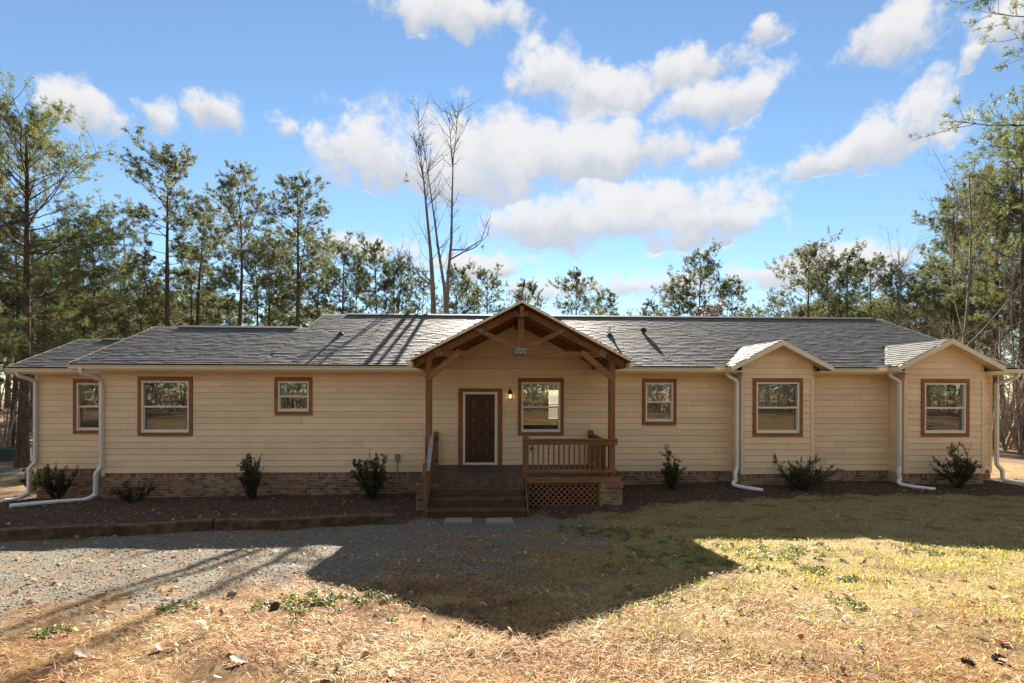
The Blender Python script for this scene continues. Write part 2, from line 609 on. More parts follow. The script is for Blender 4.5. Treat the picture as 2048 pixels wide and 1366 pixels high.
# ------------------------------------------------------------------ the ground
COLX = np.array([-60, -18, -14.5, -12, -6, -1, 2.6, 8, 16, 25, 60.])
PROF = {  # y -> ground height, for each column of COLX
    -60: [1.6] * 11,
    -20: [1.35, 1.4, 1.4, 1.4, 1.42, 1.45, 1.45, 1.45, 1.45, 1.4, 1.35],
    -15: [1.2, 1.25, 1.25, 1.28, 1.32, 1.36, 1.37, 1.38, 1.38, 1.35, 1.2],
    -11: [.85, .92, .95, .97, 1.0, 1.02, 1.03, 1.06, 1.08, 1.05, .9],
    -8.7: [.58, .66, .69, .70, .71, .72, .74, .78, .82, .8, .6],
    -7.6: [.46, .54, .57, .58, .59, .60, .62, .66, .70, .68, .5],
    -6.1: [.25, .36, .39, .40, .41, .42, .44, .50, .54, .5, .4],
    -4.5: [.0, .22, .26, .28, .26, .23, .26, .37, .42, .4, .3],
    -3.9: [-.1, .12, .18, .21, .18, .03, .14, .32, .36, .35, .25],
    -3.1: [-.2, .02, .10, .14, .10, .0, .12, .28, .32, .3, .2],
    -2.4: [-.3, -.08, .02, .05, .04, .0, .12, .24, .28, .26, .15],
    0: [-.45, -.36, -.30, -.15, -.09, -.02, .16, .26, .26, .2, .1],
    1.4: [-.5, -.46, -.45, -.40, -.2, 0, .1, .2, .22, .15, .05],
    6: [-.5, -.5, -.5, -.5, -.4, -.2, -.1, 0, .05, 0, 0],
    20: [-.45, -.4, -.4, -.4, -.4, -.4, -.35, -.3, -.2, -.1, -.1],
    60: [-.3] * 11, 300: [-.3] * 11}
PY = np.array(sorted(PROF))
PZ = np.array([PROF[k] for k in PY])


def ground_z(x, y):
    x, y = np.asarray(x, float), np.asarray(y, float)
    i = np.clip(np.searchsorted(COLX, x) - 1, 0, len(COLX) - 2)
    j = np.clip(np.searchsorted(PY, y) - 1, 0, len(PY) - 2)
    tx = np.clip((x - COLX[i]) / (COLX[i + 1] - COLX[i]), 0, 1)
    ty = np.clip((y - PY[j]) / (PY[j + 1] - PY[j]), 0, 1)
    tx = tx * tx * (3 - 2 * tx)
    z = (PZ[j, i] * (1 - tx) + PZ[j, i + 1] * tx) * (1 - ty) + (PZ[j + 1, i] * (1 - tx) + PZ[j + 1, i + 1] * tx) * ty
    b = .022 * np.sin(x * 1.9 + 1.3 * np.sin(y * 1.1)) * np.sin(y * 2.3 + .7) + .012 * np.sin(x * 5.1 + y * 3.7) * np.sin(y * 4.3 - x * 1.7)
    return z + b * np.clip((-y - 1.0) / 2.0, 0, 1)


def inpoly(x, y, P):
    c = np.zeros(np.shape(x), bool)
    for (x0, y0), (x1, y1) in zip(P, P[1:] + P[:1]):
        t = (y0 > y) != (y1 > y)
        c ^= t & (x < (x1 - x0) * (y - y0) / ((y1 - y0) or 1e-9) + x0)
    return c


P_GRAVEL = [(-60, -7.2), (-60, -13.5), (-9, -11.6), (-5.6, -10.4), (-3.3, -9.3), (-1.6, -8.9), (-.3, -8.6), (.7, -7.2), (1.1, -5.6), (1.4, -4.4), (1.3, -3.6), (.9, -2.9), (-2.3, -2.9), (-2.6, -4.5), (-5.9, -5.35), (-9.5, -6.1), (-14, -6.8)]
P_BED_L = [(-18, 3), (-18, -6.9), (-9.5, -5.95), (-5.9, -5.15), (-2.7, -4.4), (-2.3, -2.8), (-2.3, .5), (-11, .5), (-12, 3)]
P_BED_R = [(.2, .5), (.2, -2.7), (1.0, -3.3), (2.6, -3.2), (3.6, -2.5), (6, -2.05), (9, -2.1), (12, -2.15), (16, -2.3), (18.5, -2.0), (18, .5)]
P_ROAD = [(-60, 7), (-60, 11), (-19, 9.2), (-15.5, 6.5), (-15.8, 4.9), (-19, 5.8)]


def wob(x, y, s=0.0):
    return .34 * np.sin(x * 2.1 + y * .7 + s) + .22 * np.sin(y * 4.7 - x * 1.9 + s) + .16 * np.sin(x * 9.1 + y * 7.3) + .14 * np.sin(x * 23.1 - y * 17.3 + s)


def zones(x, y):
    dx, dy = wob(x, y), wob(y, x, 2.0)
    hsh = np.sin(x * 91.7 + y * 57.3) * 43758.5
    hs2 = np.sin(x * 37.1 - y * 83.9) * 24634.6
    j1, j2 = (hsh - np.floor(hsh) - .5), (hs2 - np.floor(hs2) - .5)
    g = inpoly(x + dx + j1 * 1.1, y + dy * .8 + j2 * .9, P_GRAVEL) & ~((x > -2.0) & (y < -5.5) & (j1 + j2 > .1))
    bl = inpoly(x, y, P_BED_L) | inpoly(x + dx * .4, y + dy * .5, P_BED_R)
    rd = inpoly(x + dx * .3, y + dy * .3, P_ROAD)
    wood = ((y > 12 + dy * 2) | (np.abs(x - 0) > 21 + dx * 2) | (y < -27)) & ~rd  # unseen straw runs far behind the camera to bounce light onto the wall
    return g & ~bl, bl, rd, wood


def lines(segs):
    out = []
    for a, b, st in segs:
        out.append(np.arange(a, b, st))
    return np.concatenate(out + [np.array([segs[-1][1]])])


gx = lines([(-300, -60, 30), (-60, -20, 2.5), (-20, -13, .4), (-13, 14, .13), (14, 22, .4), (22, 60, 2.5), (60, 300, 30)])
gy = lines([(-200, -30, 17), (-30, -15, .8), (-15, -1.5, .10), (-1.5, 8, .3), (8, 40, 1.6), (40, 300, 26)])
GX, GY = np.meshgrid(gx, gy, indexing='ij')
GZ = ground_z(GX, GY)
nx, ny = GX.shape
ii, jj = np.meshgrid(np.arange(nx - 1), np.arange(ny - 1), indexing='ij')
ii, jj = ii.ravel(), jj.ravel()
gf = np.stack([ii * ny + jj, (ii + 1) * ny + jj, (ii + 1) * ny + jj + 1, ii * ny + jj + 1], 1)
M = Mat('yard_ground', .95, .12)
za = M.attr('zone')
zs = M.n.new('ShaderNodeSeparateColor')
M.l.new(za.outputs['Color'], zs.inputs[0])
n1, n2, n3 = M.noise(38, 6, .7), M.noise(3.2, 5, .6), M.noise(140, 3, .7)
st = M.noise(26, 4, .7, M.scaled((1, .35, 1)))
straw = M.ramp(M.math('MULTIPLY_ADD', n2, .5, M.math('MULTIPLY', st, .5)), [(.36, (.055, .035, .02)), (.48, (.15, .09, .045)), (.58, (.27, .17, .08)), (.70, (.30, .14, .05))])
grs = M.ramp(n1, [(.3, (.16, .12, .055)), (.5, (.28, .20, .09)), (.7, (.40, .30, .15))])
grs = M.mix(M.range(n2, .56, .70, 0, .35), grs, (.15, .14, .05))
pt = M.noise(1.6, 5, .6)
grs = M.mix(M.range(pt, .50, .62, 0, .75), grs, (.11, .075, .04))
grs = M.mix(M.range(M.noise(9, 4, .7), .52, .64, 0, .5), grs, (.10, .085, .035))
base = M.mix(za.outputs['Alpha'], straw, grs)
grav = M.ramp(M.math('MULTIPLY_ADD', n3, .6, M.math('MULTIPLY', n1, .4)), [(.32, (.08, .073, .06)), (.5, (.135, .128, .107)), (.68, (.235, .225, .19))])
grav = M.mix(M.range(n2, .46, .60, 0, .8), grav, (.18, .125, .075))
mul = M.ramp(n1, [(.3, (.04, .025, .016)), (.5, (.095, .058, .036)), (.72, (.18, .115, .07))])
mul = M.mix(M.range(n2, .55, .75, 0, .5), mul, (.10, .075, .045))
wod = M.ramp(n1, [(.3, (.07, .04, .025)), (.5, (.17, .105, .065)), (.7, (.27, .18, .12))])
c = M.mix(zs.outputs[0], base, grav)
c = M.mix(zs.outputs[2], c, wod)
c = M.mix(zs.outputs[1], c, mul)
M.color(c)
M.bump(M.math('MULTIPLY_ADD', n3, .4, n1), .8, .035)
g = MB().add(np.stack([GX, GY, GZ], -1).reshape(-1, 3), gf)
ground = tag(g.build('ground', M.m, smooth=True), kind='structure')
zg, zb, zr, zw = zones(GX, GY)
grass = np.clip((GX + 1.0 + wob(GX, GY)) / 3.0, 0, 1) * np.clip((GY + 12.2 + wob(GY, GX)) / 2.2, 0, 1)
grass = np.where(GY > 0, .9, grass)
za_ = ground.data.color_attributes.new('zone', 'FLOAT_COLOR', 'POINT')
za_.data.foreach_set('color', np.stack([(zg | zr) * 1.0, zb * 1.0, zw * 1.0, grass], -1).astype(np.float32).ravel())

# ------------------------------------------------------------------ the house
house = empty('ranch_house', (0, 0, 0), 'long single storey house with tan lap siding and grey shingle roof', 'house')
ZE, SL, YE, YR = 3.75, .41, -.45, 5.06          # eave height, roof slope, eave and ridge depth
TH_R = math.atan(SL)
XL, XR = -11.93, 15.0
ZS0, EXPO = .574, .181
WINDOWS = [('main', -10.919, -9.36, 1.664, 3.403), ('main', -7.003, -5.909, 2.283, 3.403), ('main', .18, 1.561, 1.67, 3.402), ('main', 3.954, 5.006, 1.988, 3.401)]
DOOR = (-1.604, -.294, .80, 3.08)
BAYS = [(6.736, 8.897, 7.062, 8.561, 1.69, 3.414, 7.77, 4.50), (11.686, 14.145, 12.18, 13.666, 1.686, 3.411, 12.83, 4.58)]
WING = (-15.02, -11.93, 1.4)
WINGW = (-13.871, -12.80, 1.617, 3.349)


def core(name, x0, x1, y0, y1, z0, z1, openings, mat):
    """wall core with openings cut right through"""
    xs = sorted({x0, x1, *[o[0] for o in openings], *[o[1] for o in openings]})
    zs_ = sorted({z0, z1, *[o[2] for o in openings], *[o[3] for o in openings]})
    b = MB()
    for xa, xb in zip(xs, xs[1:]):
        for za0, zb0 in zip(zs_, zs_[1:]):
            cx, cz = (xa + xb) / 2, (za0 + zb0) / 2
            if any(o[0] < cx < o[1] and o[2] < cz < o[3] for o in openings):
                continue
            b.box(xa, xb, y0, y1, za0, zb0)
    return b.build(name, mat, house)


def inset(o, t=.10, top=.125, bot=.105):
    return (o[0] + t, o[1] - t, o[2] + bot, o[3] - top)


def siding(parent, x0, x1, y, z0, z1, openings, lim=None, seed=0, lmax=3.66):
    rr = random.Random(seed)
    z, row = z0, 0
    while z < z1 - .02:
        zt = min(z + EXPO, z1)
        joints, x = [x0], x0 + rr.uniform(.6, lmax)
        while x < x1 - .4:
            joints.append(x)
            x += lmax * rr.choice((1, 1, 1, .72))
        joints.append(x1)
        for a, b in zip(joints, joints[1:]):
            segs = [(a, b)]
            for o in openings:
                if o[2] < zt - .03 and o[3] > z + .03:
                    ns = []
                    for s0, s1 in segs:
                        if o[1] <= s0 or o[0] >= s1:
                            ns.append((s0, s1))
                        else:
                            if s0 < o[0] - .01:
                                ns.append((s0, o[0]))
                            if s1 > o[1] + .01:
                                ns.append((o[1], s1))
                    segs = ns
            for s0, s1 in segs:
                a0, a1, b0, b1 = s0 + .004, s1 - .004, s0 + .004, s1 - .004
                if lim:
                    l0, r0 = lim(z)
                    l1, r1 = lim(zt)
                    a0, a1, b0, b1 = max(a0, l0), min(a1, r0), max(b0, l1), min(b1, r1)
                    if a1 - a0 < .03:
                        continue
                    if b1 < b0:
                        b0 = b1 = (b0 + b1) / 2
                fo = rr.uniform(-.0012, .0012)
                f0, f1, zc = y - .026 + fo, y - .006 + fo, min(z + .015, (z + zt) / 2)
                bd = MB().hexa([(a0, f0, zc), (a1, f0, zc), (b1, f1, zt + .002), (b0, f1, zt + .002)],
                               [(a0, y, zc), (a1, y, zc), (b1, y, zt + .002), (b0, y, zt + .002)])
                bd.add([(a0, f0, zc), (a1, f0, zc), (a1, y - .004, z + .001), (a0, y - .004, z + .001)], [(3, 2, 1, 0)])
                bd.build('siding_board', mt['siding'], parent)
        z = zt
        row += 1


DO = (DOOR[0], DOOR[1], DOOR[2], DOOR[3])
ops = [(a, b, c_, d) for _, a, b, c_, d in WINDOWS]
fw_ = core('front_wall', XL, XR, .0, .14, .574, 3.70, [inset(o) for o in ops] + [(-1.47, -.43, .80, 2.98)], mt['siding'])
for (a, b, s) in ((XL + .07, 6.736, 1), (8.897, 11.686, 2), (14.145, XR - .07, 3)):
    siding(fw_, a, b, .0, ZS0, 3.70, ops + [DO], None, s)
wl_ = core('wing_wall', WING[0], WING[1] + .2, 1.4, 1.52, .49, 3.66, [inset(WINGW)], mt['siding'])
siding(wl_, WING[0] + .07, XL, 1.4, .49, 3.66, [WINGW], None, 9)
ow = MB()
ow.box(XL, XL + .14, .14, 6.6, .3, 3.7).box(XR - .14, XR, .14, 10.3, .3, 3.7).box(-7.2, 2.2, 10.2, 10.32, .3, 3.7).box(3.2, XR, 10.2, 10.32, .3, 3.7)
ow.box(2.2, 3.2, 10.2, 10.32, .3, 1.55).box(2.2, 3.2, 10.2, 10.32, 3.1, 3.7).box(XL, -7.2, 6.6, 6.72, .3, 3.7).box(-7.34, -7.2, 6.6, 10.2, .3, 3.7)
ow.box(WING[0], WING[0] + .14, 1.52, 6.3, .3, 3.66).box(WING[0], XL, 6.2, 6.34, .3, 3.66)
ow.build('side_and_back_walls', mt['siding'], house)
# gable ends of the attic
for x, ya, yb, ze, sl in ((XR - .10, 0, 10.2, 3.70, SL), (-7.28, 0, 10.2, 3.70, SL), (XL + .04, 0, 6.4, 3.70, SL), (WING[0] + .04, 1.4, 6.2, 3.66, SL)):
    ym = (ya + yb) / 2
    zt = ze + (ym - ya) * sl
    MB().add([(x, ya, ze), (x, yb, ze), (x, ym, zt), (x + .06, ya, ze), (x + .06, yb, ze), (x + .06, ym, zt)], [(0, 2, 1), (3, 4, 5)]).build('gable_end', mt['siding'], house)
# porch gable wall between roof and front wall
pg_apex, pg_s = 5.02, .53
pgl = lambda z: (.133 - (pg_apex - z) / pg_s, .133 + (pg_apex - z) / pg_s)
gw = MB()
a, b = pgl(3.70)
gw.add([(a, .03, 3.70), (b, .03, 3.70), (.133, .03, pg_apex), (a, .10, 3.70), (b, .10, 3.70), (.133, .10, pg_apex)], [(0, 1, 2), (3, 5, 4)])
pgw = gw.build('porch_gable_wall', mt['siding'], house)
siding(pgw, -2.6, 2.86, .03, 3.98, pg_apex, [], pgl, 21, 6)
for k, z in enumerate((3.715, 3.80, 3.885)):
    b = MB()
    b.box(-2.12, .10 if k != 1 else .05, -.02 - .008 * k, .03, z, z + .072)
    b.box(.105 if k != 1 else .055, 2.32, -.02 - .008 * k, .03, z, z + .072)
    b.build('frieze_board', mt['siding'], pgw)
# bays
for bi, (x0, x1, wx0, wx1, wz0, wz1, ax, azp) in enumerate(BAYS):
    o = (wx0, wx1, wz0, wz1)
    bw = core('bay_wall', x0, x1, -.60, -.48, .574, 3.66, [inset(o)], mt['siding'])
    hs = (x1 - x0) / 2
    xm = (x0 + x1) / 2
    azw = azp - .11
    lim = lambda z, xm=ax, azw=azw, x0=x0, x1=x1: (max(x0, xm - (azw - z) / .505), min(x1, xm + (azw - z) / .505))
    zl, zr_ = azw - .505 * (ax - x0), azw - .505 * (x1 - ax)
    MB().add([(x0, -.598, 3.60), (x1, -.598, 3.60), (x1, -.598, zr_), (ax, -.598, azw), (x0, -.598, zl)], [(0, 1, 2, 3, 4)]).build('bay_gable', mt['siding'], bw)
    siding(bw, x0 + .09, x1 - .09, -.60, .574, 3.40, [o], None, 30 + bi)
    siding(bw, x0, x1, -.60, 3.40 + .12, azw, [], lim, 40 + bi, 6)
    MB().box(x0, x1, -.622, -.60, 3.40, 3.52).build('band_board', mt['siding'], bw)
    for sx, xa in ((-1, x0), (1, x1)):
        MB().box(xa - .02 if sx < 0 else xa - .085, xa + .085 if sx < 0 else xa + .02, -.625, -.52, .574, 3.40).build('corner_board', mt['siding'], bw)
        sb = MB()
        z = .574
        while z < 3.6:
            f0, f1 = .016, .006
            xs_ = xa
            q = [(xs_ + sx * f0, -.53, z), (xs_ + sx * f0, -.02, z), (xs_ + sx * f1, -.02, z + EXPO + .01), (xs_ + sx * f1, -.53, z + EXPO + .01)]
            p = [(xs_ - sx * .05, yy, zz) for (_, yy, zz) in q]
            MB().hexa(q, p).build('siding_board', mt['siding'], bw)
            z += EXPO
    MB().box(x0 - .075, x0 - .016, -.02, .03, .574, 3.66).build('corner_board', mt['siding'], bw)
# corner boards of the long wall and the wing
for xa, xb, y in ((XL - .02, XL + .075, 0), (XR - .075, XR + .02, 0), (WING[0] - .02, WING[0] + .075, 1.4)):
    MB().box(xa, xb, y - .025, y + .09, .50, 3.66).build('corner_board', mt['siding'], house)


# windows and door --------------------------------------------------------
def window(x0, x1, z0, z1, y):
    ix0, ix1, iz0, iz1 = inset((x0, x1, z0, z1))
    f = MB()
    t = .048
    yf = y - .032
    f.box(ix0, ix0 + t, yf, y + .08, iz0, iz1).box(ix1 - t, ix1, yf, y + .08, iz0, iz1)
    f.box(ix0 + t, ix1 - t, yf, y + .08, iz1 - t, iz1).box(ix0 + t, ix1 - t, yf, y + .08, iz0, iz0 + t)
    wd = f.build('window', mt['white'], house)
    for (a, b, c_, d) in ((x0, ix0, z0, iz1), (ix1, x1, z0, iz1), (x0, x1, iz1, z1), (ix0, ix1, z0, iz0)):
        o = MB().box(a + .001, b - .001, y - .045, y, c_ + .001, d - .001).build('trim_board', mt['trim'], wd)
    zm = (iz0 + iz1) / 2
    MB().box(ix0 + t, ix1 - t, y - .012, y + .05, zm - .024, zm + .024).build('meeting_rail', mt['white'], wd)
    MB().box(ix0 + t, ix1 - t, y + .030, y + .034, zm + .024, iz1 - t).build('pane', mt['glass'], wd)
    lo = MB().box(ix0 + t + .02, ix1 - t - .02, y + .052, y + .056, iz0 + t + .035, zm - .024).build('pane', mt['glass'], wd)
    s = MB()
    s.box(ix0 + t, ix0 + t + .02, y + .02, y + .06, iz0 + t, zm - .024).box(ix1 - t - .02, ix1 - t, y + .02, y + .06, iz0 + t, zm - .024)
    s.box(ix0 + t + .02, ix1 - t - .02, y + .02, y + .06, iz0 + t, iz0 + t + .035)
    s.build('lower_sash', mt['white'], wd)
    MB().box(ix0 + t + .02, ix1 - t - .02, y + .012, y + .014, iz0 + t + .035, zm - .024).build('insect_screen', mt['screen'], wd)
    return ix0, ix1, iz0, iz1


def room(x0, x1, y0, y1, z0, z1, hole=None):
    b = MB()
    b.add([(x0, y0, z0), (x0, y1, z0), (x0, y1, z1), (x0, y0, z1)], [(0, 1, 2, 3)])
    b.add([(x1, y0, z0), (x1, y1, z0), (x1, y1, z1), (x1, y0, z1)], [(3, 2, 1, 0)])
    b.add([(x0, y0, z0), (x1, y0, z0), (x1, y1, z0), (x0, y1, z0)], [(0, 1, 2, 3)])
    b.add([(x0, y0, z1), (x1, y0, z1), (x1, y1, z1), (x0, y1, z1)], [(3, 2, 1, 0)])
    if hole:
        a, c_, e, g_ = hole
        for q in ((x0, a, z0, z1), (c_, x1, z0, z1), (a, c_, z0, e), (a, c_, g_, z1)):
            b.add([(q[0], y1, q[2]), (q[1], y1, q[2]), (q[1], y1, q[3]), (q[0], y1, q[3])], [(0, 1, 2, 3)])
    else:
        b.add([(x0, y1, z0), (x1, y1, z0), (x1, y1, z1), (x0, y1, z1)], [(0, 1, 2, 3)])
    return b.build('room_interior', mt['room'], house)


for i, (k, a, b, c_, d) in enumerate(WINDOWS):
    window(a, b, c_, d, 0.0)
    if i != 2:
        room(a - .6, b + .6, .15, 3.4, .9, 3.5)
room(-.2, 4.0 - .7, .15, 10.15, .82, 3.6, (2.2, 3.2, 1.55, 3.1))
bwn = MB()
bwn.box(2.2, 2.26, 10.17, 10.3, 1.55, 3.1).box(3.14, 3.2, 10.17, 10.3, 1.55, 3.1).box(2.26, 3.14, 10.17, 10.3, 3.04, 3.1).box(2.26, 3.14, 10.17, 10.3, 1.55, 1.61).box(2.26, 3.14, 10.19, 10.27, 2.3, 2.35)
bwn.build('rear_window_frame', mt['white'], house)
for (x0, x1, wx0, wx1, wz0, wz1, ax, azp) in BAYS:
    window(wx0, wx1, wz0, wz1, -.60)
    room(wx0 - .1, wx1 + .1, -.47, 3.2, .9, 3.5)
window(*WINGW, 1.4)
room(WINGW[0] - .3, WINGW[1] + .4, 1.53, 4.2, .9, 3.5)

x0, x1, z0, z1 = DOOR
dr = MB()
dr.box(-1.47, -1.40, -.03, .10, .80, 2.98).box(-.515, -.43, -.03, .10, .80, 2.98).box(-1.40, -.515, -.03, .10, 2.91, 2.98).box(-1.40, -.515, -.04, .10, .80, .865)
drf = dr.build('door_frame', mt['white'], house)
for (a, b, c_, d) in ((x0, -1.47, .80, 2.98), (-.43, x1, .80, 2.98), (x0, x1, 2.98, z1)):
    MB().box(a + .001, b - .001, -.048, .0, c_ + .001, d).build('trim_board', mt['trim'], drf)
dl = MB()
X0, X1, Z0, Z1 = -1.40, -.515, .865, 2.91
pw, rows = .205, [(2.42, 2.80), (1.98, 2.36 - .06), (1.52, 1.86), (1.06, 1.40)]
cols = [(X0 + .135, X0 + .135 + .235), (X1 - .135 - .235, X1 - .135)]
xs_ = [X0, cols[0][0], cols[0][1], cols[1][0], cols[1][1], X1]
zz = [Z0]
for a, b in reversed(rows):
    zz += [a, b]
zz.append(Z1)
for i in range(5):
    for j in range(9):
        if not (i in (1, 3) and j % 2 == 1):
            dl.box(xs_[i], xs_[i + 1], .0, .06, zz[j], zz[j + 1])
door = dl.build('door', mt['door'], house)
for a, b in cols:
    for c_, d in rows:
        p = MB()
        p.box(a, b, .035, .06, c_, d)
        t = .022
        p.build('door_panel', mt['door'], door)
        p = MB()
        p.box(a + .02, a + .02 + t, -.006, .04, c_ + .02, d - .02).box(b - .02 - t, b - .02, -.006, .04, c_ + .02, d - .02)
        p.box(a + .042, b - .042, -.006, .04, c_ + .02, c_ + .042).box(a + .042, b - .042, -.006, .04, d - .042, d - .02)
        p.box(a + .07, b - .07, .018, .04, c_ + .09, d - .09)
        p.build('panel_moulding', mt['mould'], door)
h = MB()
h.box(-.60, -.545, -.02, .0, 1.62, 1.92)
h.tube([(-.572, -.02, 1.88), (-.572, -.07, 1.86), (-.572, -.075, 1.70), (-.572, -.02, 1.66)], .012, 8)
h.tube([(-.572, 0, 2.02), (-.572, -.035, 2.02)], .03, 10)
h.build('door_handle', mt['black'], door)
hg = MB()
hg.tube([(-.475, -.03, 1.83), (-.475, -.036, 1.83)], .012, 8).tube([(-.475, -.03, 1.77), (-.475, -.036, 1.77)], .012, 8)
hg.build('strike_screw', mt['trim'], drf)

# roof --------------------------------------------------------------------
XM0, XRR, XLL, YLR = -7.23, 15.40, -12.52, 3.17
WE, WZ, WYR, WXL = .95, 3.70, 3.68, -15.50


def rz(y):
    return ZE + SL * (y - YE)


b = MB()


def slab(b, x0, x1, y0, y1, z0, z1, t=.14):
    b.hexa([(x0, y0, z0 - t), (x1, y0, z0 - t), (x1, y0, z0), (x0, y0, z0)], [(x0, y1, z1 - t), (x1, y1, z1 - t), (x1, y1, z1), (x0, y1, z1)])


slab(b, XM0, XRR, .14, YR, rz(.14), rz(YR))
slab(b, XM0, XRR, YR, 10.6, rz(YR), rz(YR) - SL * (10.6 - YR))
slab(b, XLL, XM0, .14, YLR, rz(.14), rz(YLR))
slab(b, XLL, XM0, YLR, 6.95, rz(YLR), rz(YLR) - SL * (6.95 - YLR))
slab(b, WXL, XLL + .3, WE, WYR, WZ, WZ + SL * (WYR - WE))
slab(b, WXL, XLL + .3, WYR, 6.6, WZ + SL * (WYR - WE), WZ + SL * (2 * WYR - WE - 6.6))
for a, c_ in ((XLL, -2.60), (2.86, 6.40), (9.10, 11.34), (14.33, XRR)):
    slab(b, a, c_, YE, .14, ZE, rz(.14))
roof = b.build('roof', mt['ridge'], house)
# eave soffits and fascia
for a, c_ in ((XLL, -2.60), (2.86, 6.70), (8.92, 11.66), (14.16, XRR)):
    MB().box(a, c_, YE + .02, -.017, ZE - .20, ZE - .175).box(a, c_, YE, YE + .02, ZE - .20, ZE - .02).build('soffit', mt['cream'], house)
MB().box(WXL, XLL, WE + .02, 1.383, WZ - .20, WZ - .175).box(WXL, XLL, WE, WE + .02, WZ - .20, WZ - .02).build('soffit', mt['cream'], house)
TE, TW, TL = .146, .33, .18
PORCH_X, PORCH_Z, PORCH_S = .133, 5.26, .53


def hidden(x, y, z):
    if y < 3.4 and z < PORCH_Z - PORCH_S * abs(x - PORCH_X) - .01 and abs(x - PORCH_X) < 2.72:
        return True
    for (x0, x1, _, _, _, _, ax, azp) in BAYS:
        if abs(x - ax) < 1.55 and z < azp - .505 * abs(x - ax) - .01:
            return True
    return False


TABS = []
for t in (.018, .021, .025):
    for wv in (.20, .28, .34):
        me = bpy.data.meshes.new('shingle_tab')
        hw = wv / 2 - .003
        me.from_pydata([(-hw, 0, 0), (hw, 0, 0), (hw, 0, t), (-hw, 0, t), (-hw, TL, 0), (hw, TL, 0), (hw, TL, .004), (-hw, TL, .004)], [],
                       [(0, 1, 2, 3), (3, 2, 6, 7), (0, 3, 7, 4), (1, 5, 6, 2)])
        me.materials.append(mt['shingle'])
        TABS.append((t, wv, me))


def shingles(parent, org, ex, es, length, slope, skip, singles, seed, te=TE):
    """courses of tabs on a roof plane; the first ones are pieces of their own, the rest one field"""
    rr = random.Random(seed)
    org, ex, es = Vector(org), Vector(ex).normalized(), Vector(es).normalized()
    en = ex.cross(es).normalized()
    rot = Matrix((ex, es, en)).transposed().to_euler()
    fld, cnt = MB(), 0
    s = -.02
    while s < slope - .06:
        x = -rr.uniform(0, .3)
        while x < length:
            t, wv, me = rr.choice(TABS)
            xa, xb = max(x, 0), min(x + wv, length)
            p = org + ex * ((xa + xb) / 2) + es * s
            if xb - xa > .08 and not skip(p.x, p.y, p.z):
                if cnt < singles and xb - xa > wv - .01:
                    piece('shingle', me, parent, p + en * .003, rot)
                    cnt += 1
                else:
                    tl = min(TL, slope - s)
                    hw = (xb - xa) / 2 - .003
                    loc = [(-hw, 0, 0), (hw, 0, 0), (hw, 0, t), (-hw, 0, t), (-hw, tl, 0), (hw, tl, 0), (hw, tl, .004), (-hw, tl, .004)]
                    fld.add([tuple(p + ex * q[0] + es * q[1] + en * (q[2] + .003)) for q in loc], [(0, 1, 2, 3), (3, 2, 6, 7), (0, 3, 7, 4), (1, 5, 6, 2)], rr.random())
            x += wv
        s += te
    if fld.n:
        tag(fld.build('shingle_field', mt['shingle'], parent), kind='stuff')


SLEN = math.hypot(YR - YE, SL * (YR - YE))
shingles(roof, (XM0, YE, ZE), (1, 0, 0), (0, 1, SL), XRR - XM0, SLEN, hidden, 190, 1)
shingles(roof, (XLL, YE, ZE), (1, 0, 0), (0, 1, SL), XM0 - XLL, math.hypot(YLR - YE, SL * (YLR - YE)), hidden, 80, 2)
shingles(roof, (WXL, WE, WZ), (1, 0, 0), (0, 1, SL), XLL - WXL + .2, math.hypot(WYR - WE, SL * (WYR - WE)), lambda x, y, z: x > XLL - .02 and z < rz(y) + .02, 30, 3)
for a, c_, y, z in ((XM0, XRR, YR, rz(YR)), (XLL, XM0 + .02, YLR, rz(YLR)), (WXL, XLL + .1, WYR, WZ + SL * (WYR - WE))):
    rc = MB()
    x = a + (.0 if a != XM0 else .0)
    v0 = a + .9
    rc.hexa([(v0, y - .20, z - .060), (c_ - .3, y - .20, z - .060), (c_ - .3, y - .20, z - .015), (v0, y - .20, z - .015)],
            [(v0, y, z + .0), (c_ - .3, y, z + .0), (c_ - .3, y, z + .065), (v0, y, z + .065)])
    rc.hexa([(v0, y, z + .0), (c_ - .3, y, z + .0), (c_ - .3, y, z + .065), (v0, y, z + .065)],
            [(v0, y + .2, z - .06), (c_ - .3, y + .2, z - .06), (c_ - .3, y + .2, z - .015), (v0, y + .2, z - .015)])
    for p, q in ((a, v0), (c_ - .3, c_)):
        rc.hexa([(p, y - .14, z - .05), (q, y - .14, z - .05), (q, y - .14, z - .035), (p, y - .14, z - .035)],
                [(p, y + .02, z + .005), (q, y + .02, z + .005), (q, y + .02, z + .022), (p, y + .02, z + .022)])
    rc.build('ridge_vent', mt['ridge'], roof)
# rake edges
for x in (XRR,):
    MB().hexa([(x, YE, ZE - .16), (x + .025, YE, ZE - .16), (x + .025, YE, ZE + .02), (x, YE, ZE + .02)], [(x, YR, rz(YR) - .16), (x + .025, YR, rz(YR) - .16), (x + .025, YR, rz(YR) + .02), (x, YR, rz(YR) + .02)]).build('rake_board', mt['cream'], house)
for x, y0, z0, y1, z1 in ((XLL, YE, ZE, YLR, rz(YLR)), (WXL, WE, WZ, WYR, WZ + SL * (WYR - WE)), (XM0, YLR + .3, rz(YLR + .3), YR, rz(YR))):
    MB().hexa([(x - .025, y0, z0 - .16), (x, y0, z0 - .16), (x, y0, z0 + .02), (x - .025, y0, z0 + .02)], [(x - .025, y1, z1 - .16), (x, y1, z1 - .16), (x, y1, z1 + .02), (x - .025, y1, z1 + .02)]).build('rake_board', mt['cream'], house)
